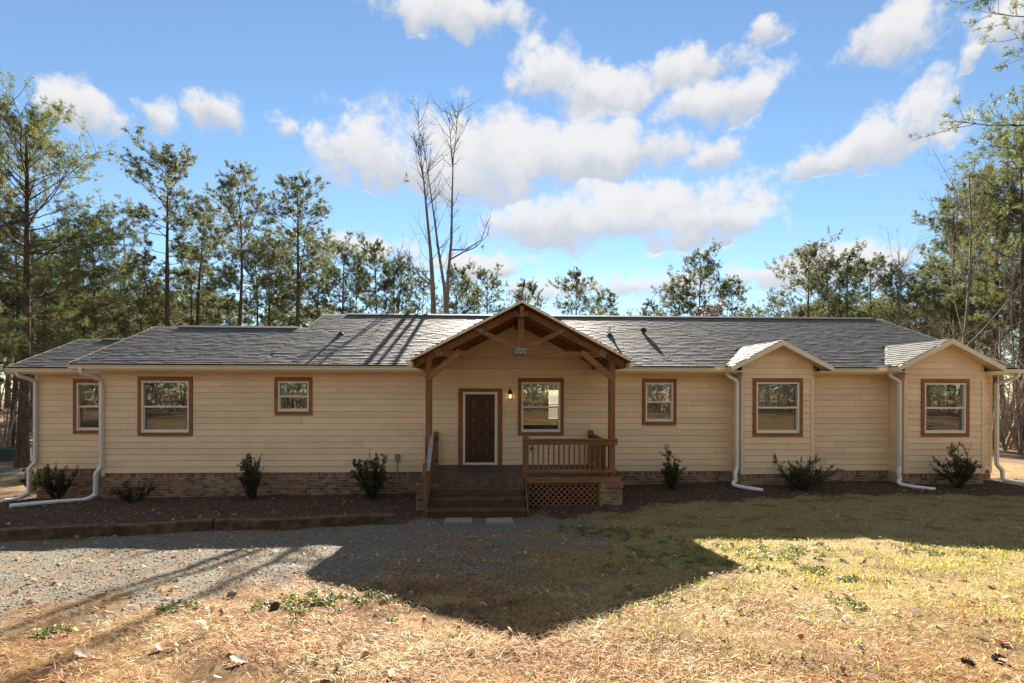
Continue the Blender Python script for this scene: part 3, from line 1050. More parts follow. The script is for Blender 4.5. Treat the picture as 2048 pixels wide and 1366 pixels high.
# vent pipes
for x, y, hgt, rad, dk in ((-5.80, 2.39, .46, .042, 0), (3.545, 2.50, .30, .036, 0)):
    z = rz(y)
    p = MB().tube([(x, y, z - .05), (x, y, z + hgt)], rad, 10)
    vp = p.build('vent_pipe', mt['vent'], roof, True)
    MB().tube([(x, y, z - .03), (x, y, z + .04), (x, y, z + .10)], [.13, .11, rad + .012], 12).build('pipe_boot', mt['ridge'], vp)
x, y = 4.843, 2.77
z = rz(y)
vp = MB().tube([(x, y, z - .05), (x, y, z + .12)], .06, 10).build('vent_pipe', mt['black'], roof)
MB().tube([(x, y, z + .10), (x, y, z + .14), (x, y, z + .22)], [.10, .12, .07], 10).build('vent_cap', mt['black'], vp)


# gutters and downspouts ------------------------------------------------------
def gutter(p, q, out, parent, mat):
    """K-style gutter from p to q; out = outward unit vector"""
    p, q, out = Vector(p), Vector(q), Vector(out)
    prof = [(.0, .0), (.085, .0), (.10, .035), (.10, .06), (.125, .10), (.125, .115), (.11, .115), (.09, .06), (.075, .012), (.012, .012), (.012, .115), (0, .115)]
    a = [tuple(p + out * o + Vector((0, 0, z))) for o, z in prof]
    c = [tuple(q + out * o + Vector((0, 0, z))) for o, z in prof]
    n = len(prof)
    g = MB()
    g.add(a + c, [(i, (i + 1) % n, n + (i + 1) % n, n + i) for i in range(n)])
    for S, fl in ((a, 1), (c, -1)):
        g.add([S[0], S[1], S[5], S[11]][::fl], [(0, 1, 2, 3)])
        g.add([S[1], S[2], S[3], S[4]][::fl], [(0, 1, 2, 3)])
    return g.build('gutter', mat, parent)


for a, c_ in ((XLL + .05, -2.66), (2.92, 6.34), (9.16, 11.28), (14.40, XRR + .10)):
    gutter((a, YE, ZE - .155), (c_, YE, ZE - .155), (0, -1, 0), house, mt['cream'])
gutter((WXL + .02, WE, WZ - .155), (XLL + .45, WE, WZ - .155), (0, -1, 0), house, mt['cream'])
for x, y in ((6.22, -.60), (11.16, -.60)):
    MB().box(x - .26, x + .05, y - .012, y, ZE - .05, ZE + .075).build('splash_guard', mt['cream'], house)
    MB().box(x + .05, x + .20, y - .03, y + .14, ZE - .05, ZE + .07).build('splash_guard', mt['vent'], house)
for x, y in ((9.33, -.60), (14.52, -.60)):
    MB().box(x - .05, x + .10, y - .03, y + .12, ZE - .04, ZE + .06).build('splash_guard', mt['cream'], house)


def smooth_path(pts, r=.05):
    pts = [Vector(p) for p in pts]
    out = [pts[0]]
    for a, b, c in zip(pts, pts[1:], pts[2:]):
        d1, d2 = (a - b), (c - b)
        k = min(r, d1.length * .45, d2.length * .45)
        out += [b + d1.normalized() * k, b + (d1.normalized() + d2.normalized()) * k * .28, b + d2.normalized() * k]
    return out + [pts[-1]]


def downspout(pts, ext, corr):
    s = MB().tube([tuple(p) for p in smooth_path(pts)], .058, 4, PI / 4)
    ds = s.build('downspout', mt['dspout'], house)
    v = pts[2]
    for z in (2.6, 1.3):
        MB().box(v[0] - .055, v[0] + .055, v[1] - .047, v[1] + .03, z, z + .025).build('strap', mt['dspout'], ds)
    P = smooth_path(ext, .12)
    Q = []
    for a, b in zip(P, P[1:]):
        n = max(1, int((b - a).length / .012))
        Q += [a.lerp(b, i / n) for i in range(n)]
    Q.append(P[-1])
    rad = [.052 + (.006 if corr and i % 2 else 0) for i in range(len(Q))]
    MB().tube([tuple(p) for p in Q], rad, 10).build('drain_extension', mt['plastic'], ds)


downspout([(-15.15, .88, 3.56), (-15.13, .90, 3.44), (-14.97, 1.31, 3.28), (-14.97, 1.31, .72), (-15.05, 1.20, .55), (-15.05, 1.18, -.22)],
          [(-15.05, 1.18, -.20), (-15.2, .95, -.36), (-16.2, .2, -.40), (-17.4, -.8, -.24)], True)
downspout([(-12.15, -.52, 3.61), (-12.13, -.50, 3.48), (-11.90, -.09, 3.28), (-11.90, -.09, .78), (-11.99, -.17, .60), (-11.99, -.18, -.02)],
          [(-11.99, -.18, .0), (-12.05, -.42, -.10), (-12.4, -1.0, -.02), (-12.9, -1.75, .04)], True)
for dx in (0, 4.95):
    downspout([(6.33 + dx, -.53, 3.61), (6.35 + dx, -.54, 3.48), (6.62 + dx, -.56, 3.32), (6.62 + dx, -.56, .76), (6.50 + dx, -.68, .60), (6.50 + dx, -.72, .40)],
              [(6.50 + dx, -.72, .42), (6.32 + dx, -.86, .33), (6.50 + dx, -1.12, .30), (6.92 + dx, -1.45, .28)], False)
downspout([(15.32, -.53, 3.61), (15.30, -.52, 3.48), (15.08, -.10, 3.28), (15.08, -.10, .76), (15.20, -.16, .60), (15.20, -.18, .30)],
          [(15.20, -.18, .32), (15.35, -.4, .27), (16.1, -.8, .29), (17.4, -1.2, .30)], False)

# bay roofs -------------------------------------------------------------------
for bi, (x0, x1, _, _, _, _, ax, azp) in enumerate(BAYS):
    s_ = .505
    hw = 1.50 if bi == 0 else 1.62
    ze = azp - s_ * hw
    yb = YE + (azp - ZE) / SL
    f = -.95
    b = MB()
    for sx in (-1, 1):
        xe = ax + sx * hw
        yl = max(YE + (ze - ZE) / SL, -.46) + .1
        q = [(ax, f, azp), (ax, yb, azp), (xe, yl, ze), (xe, f, ze)]
        b.add(q + [(p[0], p[1], p[2] - .10) for p in q], [(0, 1, 2, 3) if sx < 0 else (3, 2, 1, 0), (4, 7, 6, 5) if sx < 0 else (5, 6, 7, 4), (0, 3, 7, 4), (3, 2, 6, 7), (2, 1, 5, 6)])
    br = b.build('bay_roof', mt['cream'], house)
    for sx in (-1, 1):
        xe = ax + sx * hw
        L = math.hypot(hw, s_ * hw)
        skp = lambda x, y, z: z < rz(y) - .01 and y > -.44
        if sx < 0:
            shingles(br, (xe, yb, ze), (0, -1, 0), (1, 0, s_), yb - f, L, skp, 0, 50 + bi, .16)
        else:
            shingles(br, (xe, f, ze), (0, 1, 0), (-1, 0, s_), yb - f, L, skp, 0, 60 + bi, .16)
        # rake fascia and sloped soffit
        t0, t1 = .0, -.145
        MB().hexa([(ax, f - .02, azp + t1 - .005), (xe, f - .02, ze + t1), (xe, f - .02, ze + t0), (ax, f - .02, azp + t0)],
                  [(ax, f, azp + t1 - .005), (xe, f, ze + t1), (xe, f, ze + t0), (ax, f, azp + t0)]).build('rake_fascia', mt['cream'], br)
        MB().hexa([(ax, f, azp - .125), (xe, f, ze - .125), (xe, f, ze - .105), (ax, f, azp - .105)],
                  [(ax, -.60, azp - .125), (xe, -.60, ze - .125), (xe, -.60, ze - .105), (ax, -.60, azp - .105)]).build('soffit', mt['cream'], br)
        xa = x0 if sx < 0 else x1
        MB().box(min(xa, xe), max(xa, xe), f + .01, -.44, ze - .16, ze - .135).build('eave_return', mt['cream'], br)

# brick foundation ------------------------------------------------------------
BL, BH, BD = .203, .079, .095


def brick_mesh(l, h_, d):
    me = bpy.data.meshes.new('brick')
    c = .006
    lx, lz = l / 2, h_ / 2
    me.from_pydata([(-lx, 0, -lz), (lx, 0, -lz), (lx, 0, lz), (-lx, 0, lz), (-lx + c, -.012, -lz + c), (lx - c, -.012, -lz + c), (lx - c, -.012, lz - c), (-lx + c, -.012, lz - c)], [],
                   [(4, 5, 6, 7), (0, 1, 5, 4), (1, 2, 6, 5), (2, 3, 7, 6), (3, 0, 4, 7)])
    me.materials.append(mt['brick'])
    return me


ME_STR = brick_mesh(BL - .011, BH - .012, BD)
ME_ROW = brick_mesh(BH - .012, .115, BD)


def brickwork(parent, x0, x1, y, ztop, zbot, budget, seed, fld, facing=(1, 0)):
    """face bricks laid on a mortar backing from ztop down to the ground"""
    rr = random.Random(seed)
    ang = math.atan2(facing[1], facing[0])
    ca, sa = math.cos(ang), math.sin(ang)
    pos = []
    L = x1 - x0
    n = int(L / BH)
    pos += [((i + .5) * L / n, ztop - .0625, 1) for i in range(n)]
    z, r_ = ztop - .125 - BH / 2, 0
    while z > zbot - .08:
        off = (r_ % 2) * BL / 2
        x = off - BL / 2 if off else 0
        xx = -BL / 2 + off
        while xx < L - .03:
            c0 = max(xx, 0)
            c1 = min(xx + BL, L)
            if c1 - c0 > .06:
                pos.append(((c0 + c1) / 2, z, 0 if c1 - c0 > BL - .01 else (c1 - c0)))
            xx += BL
        z -= BH
        r_ += 1
    for (s, z, k) in pos:
        yo = rr.uniform(-.003, .003)
        px, py = x0 + ca * s if facing == (1, 0) else x0, y
        if facing != (1, 0):
            px, py = x0, y + sa * s
        if budget > 0 and k in (0, 1) and ground_z(px, py - .05) < z + .03:
            piece('brick', ME_ROW if k == 1 else ME_STR, parent, (px, py + yo, z), (0, 0, ang))
            budget -= 1
        else:
            l = (BH - .012) if k == 1 else (BL if k == 0 else k) - .011
            h_ = .115 if k == 1 else BH - .012
            lx, lz, c = l / 2, h_ / 2, .006
            q = [(-lx, 0, -lz), (lx, 0, -lz), (lx, 0, lz), (-lx, 0, lz), (-lx + c, -.012, -lz + c), (lx - c, -.012, -lz + c), (lx - c, -.012, lz - c), (-lx + c, -.012, lz - c)]
            q = [(px + a * ca - b_ * sa, py + yo + a * sa + b_ * ca, z + e) for a, b_, e in q]
            fld.add(q, [(4, 5, 6, 7), (0, 1, 5, 4), (1, 2, 6, 5), (2, 3, 7, 6), (3, 0, 4, 7)], rr.random())
    return budget


fb = MB()
fb.box(XL, XR, .012, .12, -.7, .570).box(WING[0], XL, 1.412, 1.5, -.9, .486)
for (x0, x1, *_r) in BAYS:
    fb.box(x0, x1, -.588, .0, -.3, .570)
fb.box(XL, XL + .1, .12, 6.6, -.9, .5).box(XR - .1, XR, .12, 10.2, -.5, .5).box(XL, XR, 10.1, 10.2, -.9, .5)
found = fb.build('foundation', mt['mortar'], house)
fld = MB()
bud = 300
bud = brickwork(found, XL, -2.6, .012, .572, -.25, bud, 1, fld)
brickwork(found, -2.6, 6.73, .012, .572, 0, 0, 2, fld)
brickwork(found, 8.9, 11.68, .012, .572, .15, 0, 3, fld)
brickwork(found, 14.15, XR, .012, .572, .1, 0, 4, fld)
brickwork(found, WING[0], XL, 1.412, .488, -.55, 0, 5, fld)
for (x0, x1, *_r) in BAYS:
    brickwork(found, x0, x1, -.588, .572, .12, 0, 6, fld)
    brickwork(found, x0, 0, 0, .572, .12, 0, 7, MB()) if False else None
tag(fld.build('brick_field', mt['brick'], found), kind='stuff')

# meter box on the wall
eb = MB().box(-3.47, -3.33, -.10, -.015, .93, 1.13).build('outlet_box', mt['grey'], house)
MB().box(-3.46, -3.34, -.115, -.10, 1.03, 1.12).build('box_cover', mt['grey'], eb)
MB().tube([(-3.40, -.06, .93), (-3.40, -.06, -.1)], .013, 8).build('conduit', mt['grey'], eb)
o = MB().box(.55, .66, -.05, -.015, 1.22, 1.36).build('porch_outlet', mt['grey'], house)
MB().tube([(.605, -.05, 1.29), (.605, -.065, 1.29)], .035, 10).build('outlet_cover', mt['black'], o)

# ------------------------------------------------------------------ the porch
porch = empty('front_porch', (.14, -1.2, .0), 'timber framed gable porch with wooden steps and railing at the front door', 'porch')
DZ = .80
YT = -2.25                                   # plane of the front truss and posts
PX = (-2.20, 2.48)


def proof(x):
    return PORCH_Z - PORCH_S * abs(x - PORCH_X)


dk = MB().box(-2.42, 2.62, -2.30, -.02, .60, .765).build('deck', mt['wood_x'], porch)
y = -2.38
while y < -.06:
    MB().box(-2.46, 2.66, y, min(y + .140, -.018), DZ - .034, DZ + random.uniform(-.002, .002)).build('deck_board', mt['deckw'], dk)
    y += .145
MB().box(.27, 2.70, -2.405, -2.385, .685, .835).build('fascia_board', mt['wood_x'], dk)
MB().box(-2.46, .25, -2.375, -2.355, .60, .765).build('fascia_board', mt['deckw'], dk)
for x in PX:
    MB().box(x - .075, x + .075, YT - .075, YT + .075, DZ, 3.885).build('post', mt['wood_z'], porch)
MB().box(-2.34, 2.61, YT - .05, YT + .05, 3.887, 4.03).build('tie_beam', mt['wood_x'], porch)
for sx in (-1, 1):
    xe = PORCH_X + sx * 2.66
    z0, z1 = proof(PORCH_X + .02), proof(xe)
    a = [(PORCH_X + sx * .0, z0 - .075), (xe, z1 - .075), (xe, z1 - .25), (PORCH_X, z0 - .25)]
    MB().hexa([(x, YT - .055, z) for x, z in a], [(x, YT + .055, z) for x, z in a]).build('rafter', mt['wood_x'], porch)
    # common rafters behind and the fly rafter in front
    for y in (-1.70, -1.14, -.58, -.06):
        MB().hexa([(x, y - .02, z) for x, z in a], [(x, y + .02, z) for x, z in a]).build('rafter', mt['wood_x'], porch)
    # web and knee brace
    p, q = (PORCH_X + sx * .10, YT - .02, 4.10), (PORCH_X + sx * 1.22, YT - .02, 4.63)
    MB().bar(p, q, .085, .115, (0, 0, 1)).build('web_strut', mt['wood_x'], porch)
    xp = PX[0] if sx < 0 else PX[1]
    MB().bar((xp - sx * -.05 * 1, YT - .10, 3.30), (xp - sx * .80, YT - .10, 4.02), .045, .150, (0, 0, 1)).build('knee_brace', mt['wood_x'], porch)
    # side beam back to the wall
    MB().box(xp - .07, xp + .07, YT + .075, -.01, 3.66, 3.86).build('side_beam', mt['wood_y'], porch)
MB().box(PORCH_X - .075, PORCH_X + .075, YT - .06, YT + .04, 4.03, 5.04).build('king_post', mt['wood_z'], porch)
MB().box(PORCH_X - .05, PORCH_X + .05, -2.64, 3.0, 4.86, 5.13).build('ridge_beam', mt['wood_y'], porch)


def plate(quad, bolts):
    """steel plate on the face of the truss; quad and bolts are x, z"""
    y = YT - .088
    pl = MB().hexa([(x, y - .006, z) for x, z in quad], [(x, y, z) for x, z in quad]).build('gusset_plate', mt['metal'], porch)
    for x, z in bolts:
        MB().tube([(x, y - .006, z), (x, y - .012, z), (x, y - .018, z)], [.013, .013, .006], 8).build('bolt', mt['bolt'], pl)
    MB().hexa([(x, y, z) for x, z in quad], [(x, YT - .05, z) for x, z in quad]).build('plate_packing', mt['wood_x'], pl)


cx = PORCH_X
plate([(cx - .155, 3.955), (cx + .155, 3.955), (cx + .155, 4.115), (cx - .155, 4.115)],
      [(cx - .12, 3.985), (cx, 3.985), (cx + .12, 3.985), (cx - .12, 4.08), (cx - .035, 4.08), (cx + .035, 4.08), (cx + .12, 4.08)])
plate([(cx - .16, 4.905), (cx + .16, 4.905), (cx + .16, 5.03), (cx - .16, 5.03)],
      [(cx - .135, 4.97), (cx - .135, 5.015), (cx + .135, 4.97), (cx + .135, 5.015), (cx - .045, 4.925), (cx + .045, 4.925)])
for sx in (-1, 1):
    d = Vector((sx * .903, .429)).normalized()
    n = Vector((-d.y, d.x))
    c0 = Vector((cx + sx * 1.10, 4.575))
    Q = [c0 + d * a + n * b_ for a, b_ in ((-.14, -.055), (.14, -.055), (.14, .055), (-.14, .055))]
    B_ = [c0 + d * a + n * b_ for a, b_ in ((-.10, -.03), (-.10, .03), (.10, -.03), (.10, .03))]
    plate([tuple(q) for q in Q][::-sx], [tuple(q) for q in B_])
    d = Vector((sx * .883, -.469)).normalized()
    n = Vector((-d.y, d.x))
    c0 = Vector((cx + sx * 2.10, 3.985))
    Q = [c0 + d * a + n * b_ for a, b_ in ((-.085, -.085), (.085, -.085), (.085, .085), (-.085, .085))]
    B_ = [c0 + d * a + n * b_ for a, b_ in ((-.06, -.06), (.06, -.06), (.06, .06), (-.06, .06))]
    plate([tuple(q) for q in Q][::-sx], [tuple(q) for q in B_])
# porch roof
for sx in (-1, 1):
    xe = cx + sx * 2.74
    yb_r, yb_e = YE + (PORCH_Z - ZE) / SL, -.45
    ze = proof(xe)
    q = [(cx, -2.66, PORCH_Z - .012), (cx, yb_r, PORCH_Z - .012), (xe, yb_e, ze - .012), (xe, -2.66, ze - .012)]
    fl = 1 if sx < 0 else -1
    pr = MB().add(q + [(p[0], p[1], p[2] - .06) for p in q], [(0, 1, 2, 3)[::fl], (7, 6, 5, 4)[::fl], (0, 3, 7, 4), (3, 2, 6, 7), (2, 1, 5, 6)]).build('porch_roof', mt['wood_y'], porch)
    L = math.hypot(2.74, 2.74 * PORCH_S)
    skp = lambda x, y, z: y > -.45 and z < rz(y) - .01
    if sx < 0:
        shingles(pr, (xe, yb_r, ze), (0, -1, 0), (1, 0, PORCH_S), yb_r + 2.66, L, skp, 0, 70)
    else:
        shingles(pr, (xe, -2.66, ze), (0, 1, 0), (-1, 0, PORCH_S), yb_r + 2.66, L, skp, 0, 71)
    MB().hexa([(cx, -2.685, PORCH_Z - .055), (xe, -2.685, ze - .055), (xe, -2.685, ze + .0), (cx, -2.685, PORCH_Z + .0)],
              [(cx, -2.663, PORCH_Z - .055), (xe, -2.663, ze - .055), (xe, -2.663, ze + .0), (cx, -2.663, PORCH_Z + .0)]).build('drip_edge', mt['cream'], pr)
    gutter((xe + sx * .0, -2.64, ze - .17), (xe + sx * .0, -.50, ze - .17), (sx, 0, 0), porch, mt['cream'])
    MB().box(min(xe, xe - sx * .03), max(xe, xe - sx * .03), -2.64, -.46, ze - .20, ze - .07).build('eave_fascia', mt['cream'], porch)
# steps
stp = MB().box(-2.08, .21, -2.62, -2.36, .02, .40).build('stair', mt['wood_x'], porch)
for k in range(1, 4):
    z = DZ - .2 * k
    y0 = -2.36 - .28 * k
    for a, b in ((y0, y0 + .135), (y0 + .145, y0 + .285)):
        MB().box(-2.10, .23, a, b, z - .038, z + random.uniform(-.002, .002)).build('tread', mt['deckw'], stp)
    MB().box(-2.08, .21, y0 + .285, y0 + .305, z + .001, z + .155).build('riser', mt['riser'], stp)
MB().box(-2.08, .21, -3.185, -3.165, -.03, .16).build('riser', mt['riser'], stp)
for x in (-2.145, .235):
    MB().hexa([(x, -2.36, .52), (x + .04, -2.36, .52), (x + .04, -2.36, .80), (x, -2.36, .80)],
              [(x, -3.22, -.05), (x + .04, -3.22, -.05), (x + .04, -3.22, .16), (x, -3.22, .16)]).build('stringer', mt['deckw'], stp)
# stair rail on the left
rl = MB().box(-2.235, -2.145, -3.12, -3.03, -.05, 1.29).build('stair_rail', mt['wood_z'], porch)
MB().box(-2.27, -2.16, -2.45, -2.36, .62, 1.86).build('newel', mt['wood_z'], rl)
MB().bar((-2.115, -2.36, 1.86), (-2.115, -3.12, 1.11), .10, .036, (0, 0, 1)).build('handrail', mt['grey_wood'], rl)
MB().bar((-2.15, -2.36, 1.75), (-2.15, -3.05, 1.07), .035, .085, (0, 0, 1)).build('upper_rail', mt['wood_y'], rl)
MB().bar((-2.15, -2.36, 1.02), (-2.15, -3.05, .36), .035, .085, (0, 0, 1)).build('lower_rail', mt['wood_y'], rl)
for k in range(4):
    t = (k + 1) / 5
    y = -2.38 - t * .66
    MB().box(-2.185, -2.15, y - .018, y + .018, .98 - t * .62, 1.72 - t * .66).build('baluster', mt['wood_z'], rl)
MB().box(-2.32, -2.19, -.15, -.03, DZ, 1.80).build('rail_post', mt['wood_z'], rl)
# left side railing between the deck post and the wall
MB().box(-2.28, -2.235, -2.17, -.15, 1.60, 1.69).build('upper_rail', mt['wood_y'], rl)
MB().box(-2.28, -2.235, -2.17, -.15, .93, 1.01).build('lower_rail', mt['wood_y'], rl)
for k in range(14):
    y = -2.10 + k * .14
    MB().box(-2.275, -2.24, y - .018, y + .018, 1.01, 1.60).build('baluster', mt['wood_z'], rl)
# front and right railing
fr = MB().box(.185, .335, -2.36, -2.21, DZ, 1.905).build('front_railing', mt['wood_z'], porch)
MB().box(.18, 2.60, -2.405, -2.365, 1.645, 1.775).build('upper_rail', mt['wood_x'], fr)
MB().box(.18, 2.585, -2.47, -2.365, 1.777, 1.81).build('rail_cap', mt['wood_x'], fr)
MB().box(.18, 2.58, -2.405, -2.365, .945, 1.03).build('lower_rail', mt['wood_x'], fr)
for k in range(15):
    x = .447 + k * .132
    if x < 2.38:
        MB().box(x - .019, x + .019, -2.365, -2.330, .96, 1.72).build('baluster', mt['wood_z'], fr)
MB().box(2.30, 2.44, -.16, -.03, DZ, 1.83).build('rail_post', mt['wood_z'], fr)
MB().box(2.36, 2.40, -2.17, -.16, 1.58, 1.70).build('side_rail', mt['wood_y'], fr)
MB().box(2.33, 2.43, -2.17, -.16, 1.702, 1.735).build('rail_cap', mt['wood_y'], fr)
MB().box(2.36, 2.40, -2.17, -.16, .945, 1.03).build('side_rail', mt['wood_y'], fr)
for k in range(14):
    y = -2.08 + k * .138
    MB().box(2.325, 2.36, y - .019, y + .019, .96, 1.69).build('baluster', mt['wood_z'], fr)
# lattice skirt
lt = MB().box(.28, 2.12, -2.335, -2.305, .665, .685).box(.28, .31, -2.335, -2.305, .05, .665).build('lattice', mt['wood_x'], porch)
lx0, lx1, lz0, lz1 = .31, 2.12, .07, .665
for dr_ in (1, -1):
    yy = -2.335 if dr_ > 0 else -2.322
    s = lx0 - (lz1 - lz0)
    while s < lx1 + (lz1 - lz0 if dr_ < 0 else 0):
        xa, za0 = s, (lz0 if dr_ > 0 else lz1)
        xb, zb0 = s + (lz1 - lz0), (lz1 if dr_ > 0 else lz0)
        sl = (zb0 - za0) / (xb - xa)
        ca, cb = max(xa, lx0), min(xb, lx1)
        if cb - ca > .04:
            MB().bar((ca, yy, za0 + sl * (ca - xa)), (cb, yy, za0 + sl * (cb - xa)), .010, .040, (0, 0, 1)).build('slat', mt['wood_x'], lt)
        s += .146
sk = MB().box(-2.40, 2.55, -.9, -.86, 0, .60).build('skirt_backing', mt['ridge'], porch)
# brick piers
for (xa, xb) in ((2.13, 2.73), (-2.50, -1.95)):
    zb = -.1
    pi_ = MB().box(xa + .012, xb - .012, -2.42, -1.86, zb, .655).box(xa - .004, xb + .004, -2.44, -1.85, .575, .668).build('brick_pier', mt['mortar'], porch)
    n = 8
    for i in range(n):
        s = (xb + .02 - (xa - .02)) / n
        piece('brick', ME_ROW, pi_, (xa - .02 + (i + .5) * s, -2.442, .615), (0, 0, 0))
    for fx, ang in ((xb, PI / 2), (xa, -PI / 2)):
        for i in range(7):
            piece('brick', ME_ROW, pi_, (fx + (.006 if ang > 0 else -.006), -2.40 + i * .083, .615), (0, 0, ang))
    z, r_ = .555 - BH / 2 + .004, 0
    while z > zb:
        xs_ = [xa + BL / 2 + i * BL for i in range(3)] if r_ % 2 == 0 else [xa + BL / 2 + .09 + i * BL for i in range(2)]
        for x in xs_:
            if x + BL / 2 < xb + .03:
                piece('brick', ME_STR, pi_, (min(x, xb - BL / 2), -2.422, z))
        if r_ % 2:
            piece('brick', ME_ROW, pi_, (xa + .045, -2.422, z), (0, PI / 2, 0)).scale = (1, 1, .8)
            piece('brick', ME_ROW, pi_, (xb - .045, -2.422, z), (0, PI / 2, 0)).scale = (1, 1, .8)
        for fx, ang in ((xb - .012, PI / 2), (xa + .012, -PI / 2)):
            for i in range(2):
                piece('brick', ME_STR, pi_, (fx, -2.31 + .1 * (r_ % 2) + i * BL, z), (0, 0, ang))
        z -= BH
        r_ += 1
# spotlight by the beam end
sp = empty('security_light', (2.30, -.10, 3.60), 'small beige spotlight head under the right porch beam', 'light')
MB().box(2.26, 2.34, -.05, -.018, 3.55, 3.64).build('mount', mt['cream'], sp)
MB().tube([(2.29, -.06, 3.56), (2.24, -.16, 3.52), (2.21, -.24, 3.49)], [.02, .04, .06], 10).build('lamp_head', mt['cream'], sp)

# ------------------------------------------------------------------ wall lantern
lan = empty('wall_lantern', (-.06, -.02, 2.75), 'lit black wall lantern between the front door and the porch window', 'lantern')
LX, LY = -.06, -.14
MB().tube([(LX, -.02, 2.98), (LX, -.035, 2.98)], .055, 12).tube([(LX, -.03, 2.99), (LX, -.09, 3.09), (LX, LY, 3.10), (LX, LY, 3.03)], .009, 6).build('bracket', mt['black'], lan)
MB().tube([(LX, LY, 3.15), (LX, LY, 3.06), (LX, LY, 3.03), (LX, LY, 2.985), (LX, LY, 2.94), (LX, LY, 2.93)], [.004, .012, .03, .05, .088, .088], 8).build('roof_cap', mt['black'], lan)
MB().tube([(LX, LY, 2.785), (LX, LY, 2.77)], [.085, .085], 8).build('base_plate', mt['black'], lan)
for k in range(6):
    a = k * PI / 3 + PI / 6
    MB().bar((LX + .076 * math.cos(a), LY + .076 * math.sin(a), 2.785), (LX + .076 * math.cos(a), LY + .076 * math.sin(a), 2.93), .008, .008, (0, 1, 0)).build('cage_bar', mt['black'], lan)
me_b = Mat('lit_bulb')
me_b.b.inputs['Emission Color'].default_value = (1.0, .66, .28, 1)
me_b.b.inputs['Emission Strength'].default_value = 2.2
MB().tube([(LX, LY, 2.80), (LX, LY, 2.82), (LX, LY, 2.855), (LX, LY, 2.885), (LX, LY, 2.90)], [.010, .022, .030, .020, .004], 10).build('bulb', me_b.m, lan)

# ------------------------------------------------------------------ edging timbers and stepping stones
for (a, c_, lab) in (((-13.5, -6.95), (-5.93, -5.22), 'long weathered landscape timber edging the mulch bed at far left'),
                     ((-5.90, -5.20), (-2.62, -4.52), 'short dark landscape timber ending left of the porch steps')):
    n = 12
    a, c_ = Vector((*a, 0)), Vector((*c_, 0))
    d = (c_ - a).normalized()
    nrm = Vector((-d.y, d.x, 0)) * .10
    tm = MB()
    V = []
    for i in range(n + 1):
        p = a.lerp(c_, i / n)
        zt = float(ground_z(p.x, p.y)) + .20 + .008 * math.sin(i * 1.7)
        zb = zt - .34
        for s_, z in ((-1, zb), (-1, zt - .012), (-.9, zt), (.9, zt), (1, zt - .012), (1, zb)):
            V.append((p.x + nrm.x * s_ + .004 * math.sin(i * 2.3), p.y + nrm.y * s_, z))
    F = [(i * 6 + j, (i + 1) * 6 + j, (i + 1) * 6 + (j + 1) % 6, i * 6 + (j + 1) % 6) for i in range(n) for j in range(6)]
    tm.add(V, F)
    tm.add(V[:6], [(0, 1, 4, 5), (1, 2, 3, 4)])
    tm.add(V[-6:], [(5, 4, 1, 0), (4, 3, 2, 1)])
    tag(tm.build('landscape_timber', mt['timber']), lab, 'timber', 'landscape timbers along the mulch bed')
for (x, y, rzv, lab) in ((-1.36, -3.55, .02, 'flat concrete stepping stone at the left foot of the steps'), (-.42, -3.52, .06, 'flat concrete stepping stone right of its twin below the steps')):
    z = float(ground_z(x, y))
    b = MB()
    b.box(-.31, .31, -.22, .22, -.03, .014).box(-.305, .305, -.215, .215, .014, .020)
    o = b.build('stepping_stone', mt['concrete'])
    o.location, o.rotation_euler = (x, y, z + .004), (R(-1.5), 0, rzv)
    tag(o, lab, 'stepping stone', 'stepping stones below the porch steps')
x, y = far(14, 24.5)
ub = empty('utility_cabinet', (x, y, ground_z(x, y)), 'low dark green utility cabinet beside the big pine at far left', 'utility box')
z = float(ground_z(x, y))
MB().box(x - .75, x + .62, y - .4, y + .4, z - .1, z + .52).build('cabinet', mt['greenbox'], ub)
MB().hexa([(x - .78, y - .44, z + .52), (x + .65, y - .44, z + .52), (x + .65, y - .44, z + .56), (x - .78, y - .44, z + .56)], [(x - .78, y + .44, z + .58), (x + .65, y + .44, z + .58), (x + .65, y + .44, z + .62), (x - .78, y + .44, z + .62)]).build('lid', mt['greenbox'], ub)
x2, y2 = far(50, 24)
z = float(ground_z(x2, y2))
tag(MB().hexa([(x2 - .14, y2, z - .1), (x2 + .22, y2, z - .1), (x2 + .10, y2 + .1, z + .62), (x2 - .22, y2 + .1, z + .62)], [(x2 - .14, y2 + .2, z - .1), (x2 + .22, y2 + .2, z - .1), (x2 + .10, y2 + .25, z + .62), (x2 - .22, y2 + .25, z + .62)]).build('utility_pedestal', mt['vent']), 'pale tilted pedestal right of the big pine trunk', 'utility box')


# ------------------------------------------------------------------ trees
def unit(v):
    return v / (np.linalg.norm(v, axis=-1, keepdims=True) + 1e-9)


def tufts(mb, P, D, rng, blades=9, L=.20, W=.022, spread=1.0):
    """needle bundles: thin blades fanning from each point"""
    n = len(P)
    d = unit(np.repeat(D, blades, 0) * .9 + rng.normal(size=(n * blades, 3)) * spread * .62)
    l = L * rng.uniform(.65, 1.15, (n * blades, 1))
    sdir = unit(np.cross(d, rng.normal(size=d.shape)))
    base = np.repeat(P, blades, 0) + rng.normal(size=d.shape) * .015
    wv = W * rng.uniform(.7, 1.2, (n * blades, 1))
    V = np.stack([base - sdir * wv * .35, base + sdir * wv * .35, base + d * l * .55 + sdir * wv * .5, base + d * l, base + d * l * .55 - sdir * wv * .5], 1)
    k = np.arange(n * blades)[:, None] * 5
    mb.add(V.reshape(-1, 3), k + np.array([[0, 1, 2, 3]]), np.repeat(rng.random(n), blades))
    mb.add(np.zeros((0, 3)), np.zeros((0, 3), int), np.zeros(0)) if False else None


